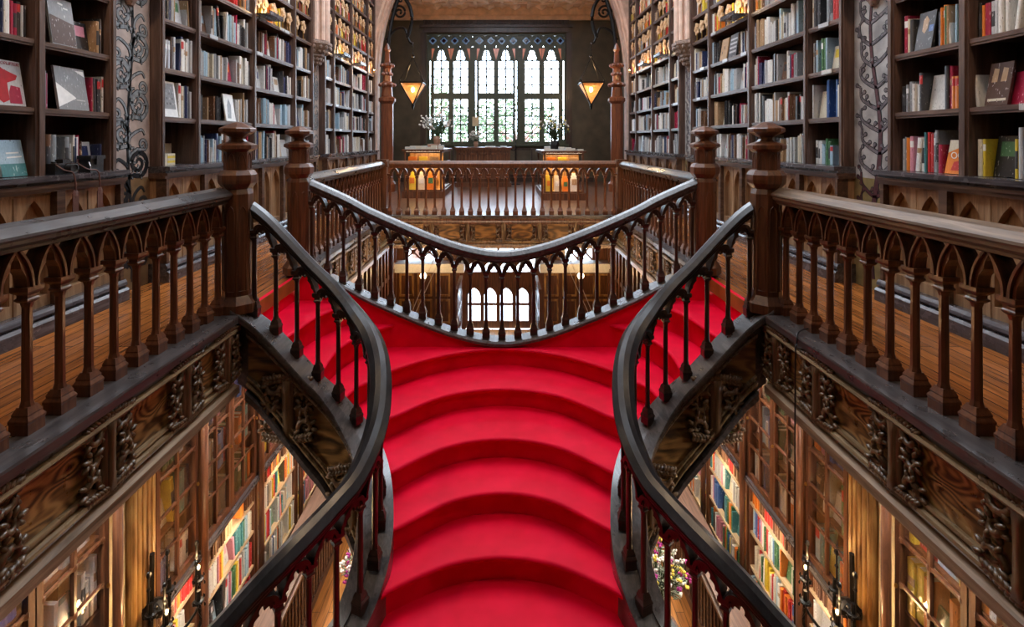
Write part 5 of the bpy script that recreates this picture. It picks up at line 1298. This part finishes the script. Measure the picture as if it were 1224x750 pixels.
# left : red dress cover, black and white architecture cover
picture_book('fashion_book', 'pink face-out book with big red shape on its cover, left edge shelf', -1, 3.36, 3.59, 1.606, .31, BM['pale grey'],
    [([(0, .82), (.25, .9), (.42, .8), (.85, .68), (.78, .58), (.5, .5), (.5, .12), (.3, .05), (.12, .15), (.05, .4), (.14, .6), (0, .55)], M['redfelt']), ([(.5, .05), (.9, .05), (.88, .42), (.6, .45), (.52, .3)], BM['crimson'])],
    [('SHOPLIFTER!', .22, .9, .03, BM['crimson'])])
picture_book('art_book', 'large grey face-out book with a pale triangle, left wall above the camera', -1, 3.86, 4.14, 1.606, .33, BM['grey'],
    [([(0, .05), (0, .62), (.55, .32), (.6, .28)], M['white']), ([(.66, .95), (.97, .82), (.97, .95)], M['white']), ([(.6, .23), (.9, .22), (.9, .25), (.6, .26)], BM['pale grey'])])
picture_book('photo_book', 'big dark face-out photo book showing a gallery room, upper left shelf', -1, 3.8, 4.02, 2.091, .36, BM['grey'],
    [([(.02, .02), (.98, .02), (.98, .5), (.02, .62)], BM['dark brown']), ([(.4, .88), (.6, .86), (.62, .9), (.42, .92)], M['white']), ([(.6, .8), (.8, .79), (.8, .82), (.62, .83)], M['white'])])
picture_book('framed_print', 'white bordered grey picture card standing on the shelf beside the scroll panel', -1, 5.03, 5.28, 1.606, .36, M['white'],
    [([(.1, .22), (.9, .22), (.9, .94), (.1, .94)], BM['grey'])]+[([(.2+.17*(k % 4), .34+.14*(k//4)), (.28+.17*(k % 4), .34+.14*(k//4)), (.28+.17*(k % 4), .4+.14*(k//4)), (.2+.17*(k % 4), .41+.14*(k//4))], BM['charcoal' if k % 3 else 'pale grey']) for k in range(14)])
picture_book('blue_guide_book', 'blue and teal face-out guide book at the foot of the leftmost bay', -1, 3.42, 3.6, 1.121, .25, BM['pale blue'],
    [([(0, .0), (1, 0), (1, .35), (0, .35)], BM['teal']), ([(.3, .5), (.9, .52), (.9, .56), (.3, .54)], M['white']), ([(.3, .62), (.8, .63), (.8, .67), (.3, .66)], M['white'])])
picture_book('white_portrait_book', 'pale face-out book with a leaning figure, left middle bookcase third bay', -1, 6.2, 6.42, 1.606, .33, M['white'], [([(.2, .1), (.55, .1), (.7, .6), (.5, .85), (.3, .6)], BM['grey'])])
picture_book('red_title_book', 'orange red face-out book with white letters OQ on the lower right shelf', 1, 3.7, 3.86, 1.121, .25, BM['orange'],
    [([(0, .62), (1, .9), (1, 1), (0, 1)], BM['cream']), ([(.3, .1), (.8, .1), (.7, .4), (.4, .35)], BM['red'])], [('OQ', .2, .45, .07, M['white'])])
picture_book('portrait_paperback', 'dark face-out paperback with a pale face and blue patch, upper right shelf', 1, 3.98, 4.14, 2.091, .30, BM['black'],
    [([(.3, .5), (.45, .42), (.6, .55), (.62, .78), (.45, .9), (.3, .78)], BM['tan']), ([(.7, .45), (.95, .45), (.95, .62), (.7, .62)], BM['blue'])])
picture_book('two_men_book', 'dark red face-out book showing two small portraits, right edge middle shelf', 1, 3.38, 3.54, 1.606, .29, BM['dark brown'],
    [([(.15, .55), (.4, .55), (.42, .85), (.2, .88)], BM['tan']), ([(.55, .55), (.8, .55), (.82, .85), (.6, .88)], BM['tan']), ([(.1, .1), (.9, .1), (.9, .16), (.1, .16)], BM['cream'])])
picture_book('beige_pattern_book', 'beige face-out book with small black figures, right middle bookcase upper shelf', 1, 7.62, 7.85, 2.576, .33, BM['tan'], [([(.2+.3*k, .3+.2*k), (.3+.3*k, .3+.2*k), (.3+.3*k, .45+.2*k), (.2+.3*k, .45+.2*k)], BM['black']) for k in range(2)])
picture_book('slate_letter_book', 'charcoal face-out book covered in chalky lettering, right middle bookcase upper shelf', 1, 7.3, 7.56, 2.576, .34, BM['charcoal'], [([(.1, .2+.18*k), (.9, .2+.18*k), (.9, .28+.18*k), (.1, .28+.18*k)], BM['pale grey']) for k in range(4)])
# black cable over the right gallery edge
t = thing('hanging_cable', 'thin black cable looping over the edge of the right gallery', 'cable', (2.1, 3.45, .05))
b = MB(); q = crom([(2.13, 3.56, .062), (2.06, 3.52, .065), (2.008, 3.48, .052), (1.985, 3.45, .0), (1.97, 3.44, -.3), (1.965, 3.44, -2.6)], 8); b.tube([tuple(v) for v in q], .006, 6); hang(t, b.build('cord', M['cable'], smooth=True))
# pale cables slanting down behind the landing
for s, nm in SIDES:
    t = thing('slanting_cables', 'pair of thin pale cables slanting down beyond the landing, %s side' % nm, 'cables', (s*1.9, 13, -4), 'slanting cables')
    for dx in (0, .16):
        b = MB(s); b.tube([(1.72-dx, 13.3, -1.6), (2.45-dx*.6, 13.3, -3.35)], .012, 6); hang(t, b.build('wire', M['wire']))
# ground floor bouquets on stands
for s, lab_, lf, pm, pt, sd, c, rad in ((1, 'large mixed bouquet with magenta and yellow flowers on the ground floor, right of the stair', 'sage', ['petalw', 'petalp', 'petaly'], (0, 0, 1, 2), 4, (1.86, 6.1, -4.15), .36),
                                   (-1, 'loose silvery bouquet on the ground floor, left of the stair', 'sage', ['petalw', 'petalp'], (0, 0, 0, 1), 6, (-1.62, 6.2, -4.15), .34)):
    x, y = c[0], c[1]; t = thing('flower_stand', 'round dark oak stand under the %s bouquet' % ('magenta' if s > 0 else 'silvery'), 'table', (x, y, GZ)); b = MB()
    b.lathe((x, y, GZ), [(.2, .001), (.2, .03), (.05, .08), (.04, .4), (.06, .44), (.24, .46), (.24, .49)], 14); hang(t, b.build('pedestal', M['gcase']))
    bouquet(lab_, c, rad, 110, lf, pm, pt, sd, 'pot', (x, y, GZ+.491), .12, .26, up=1.25)
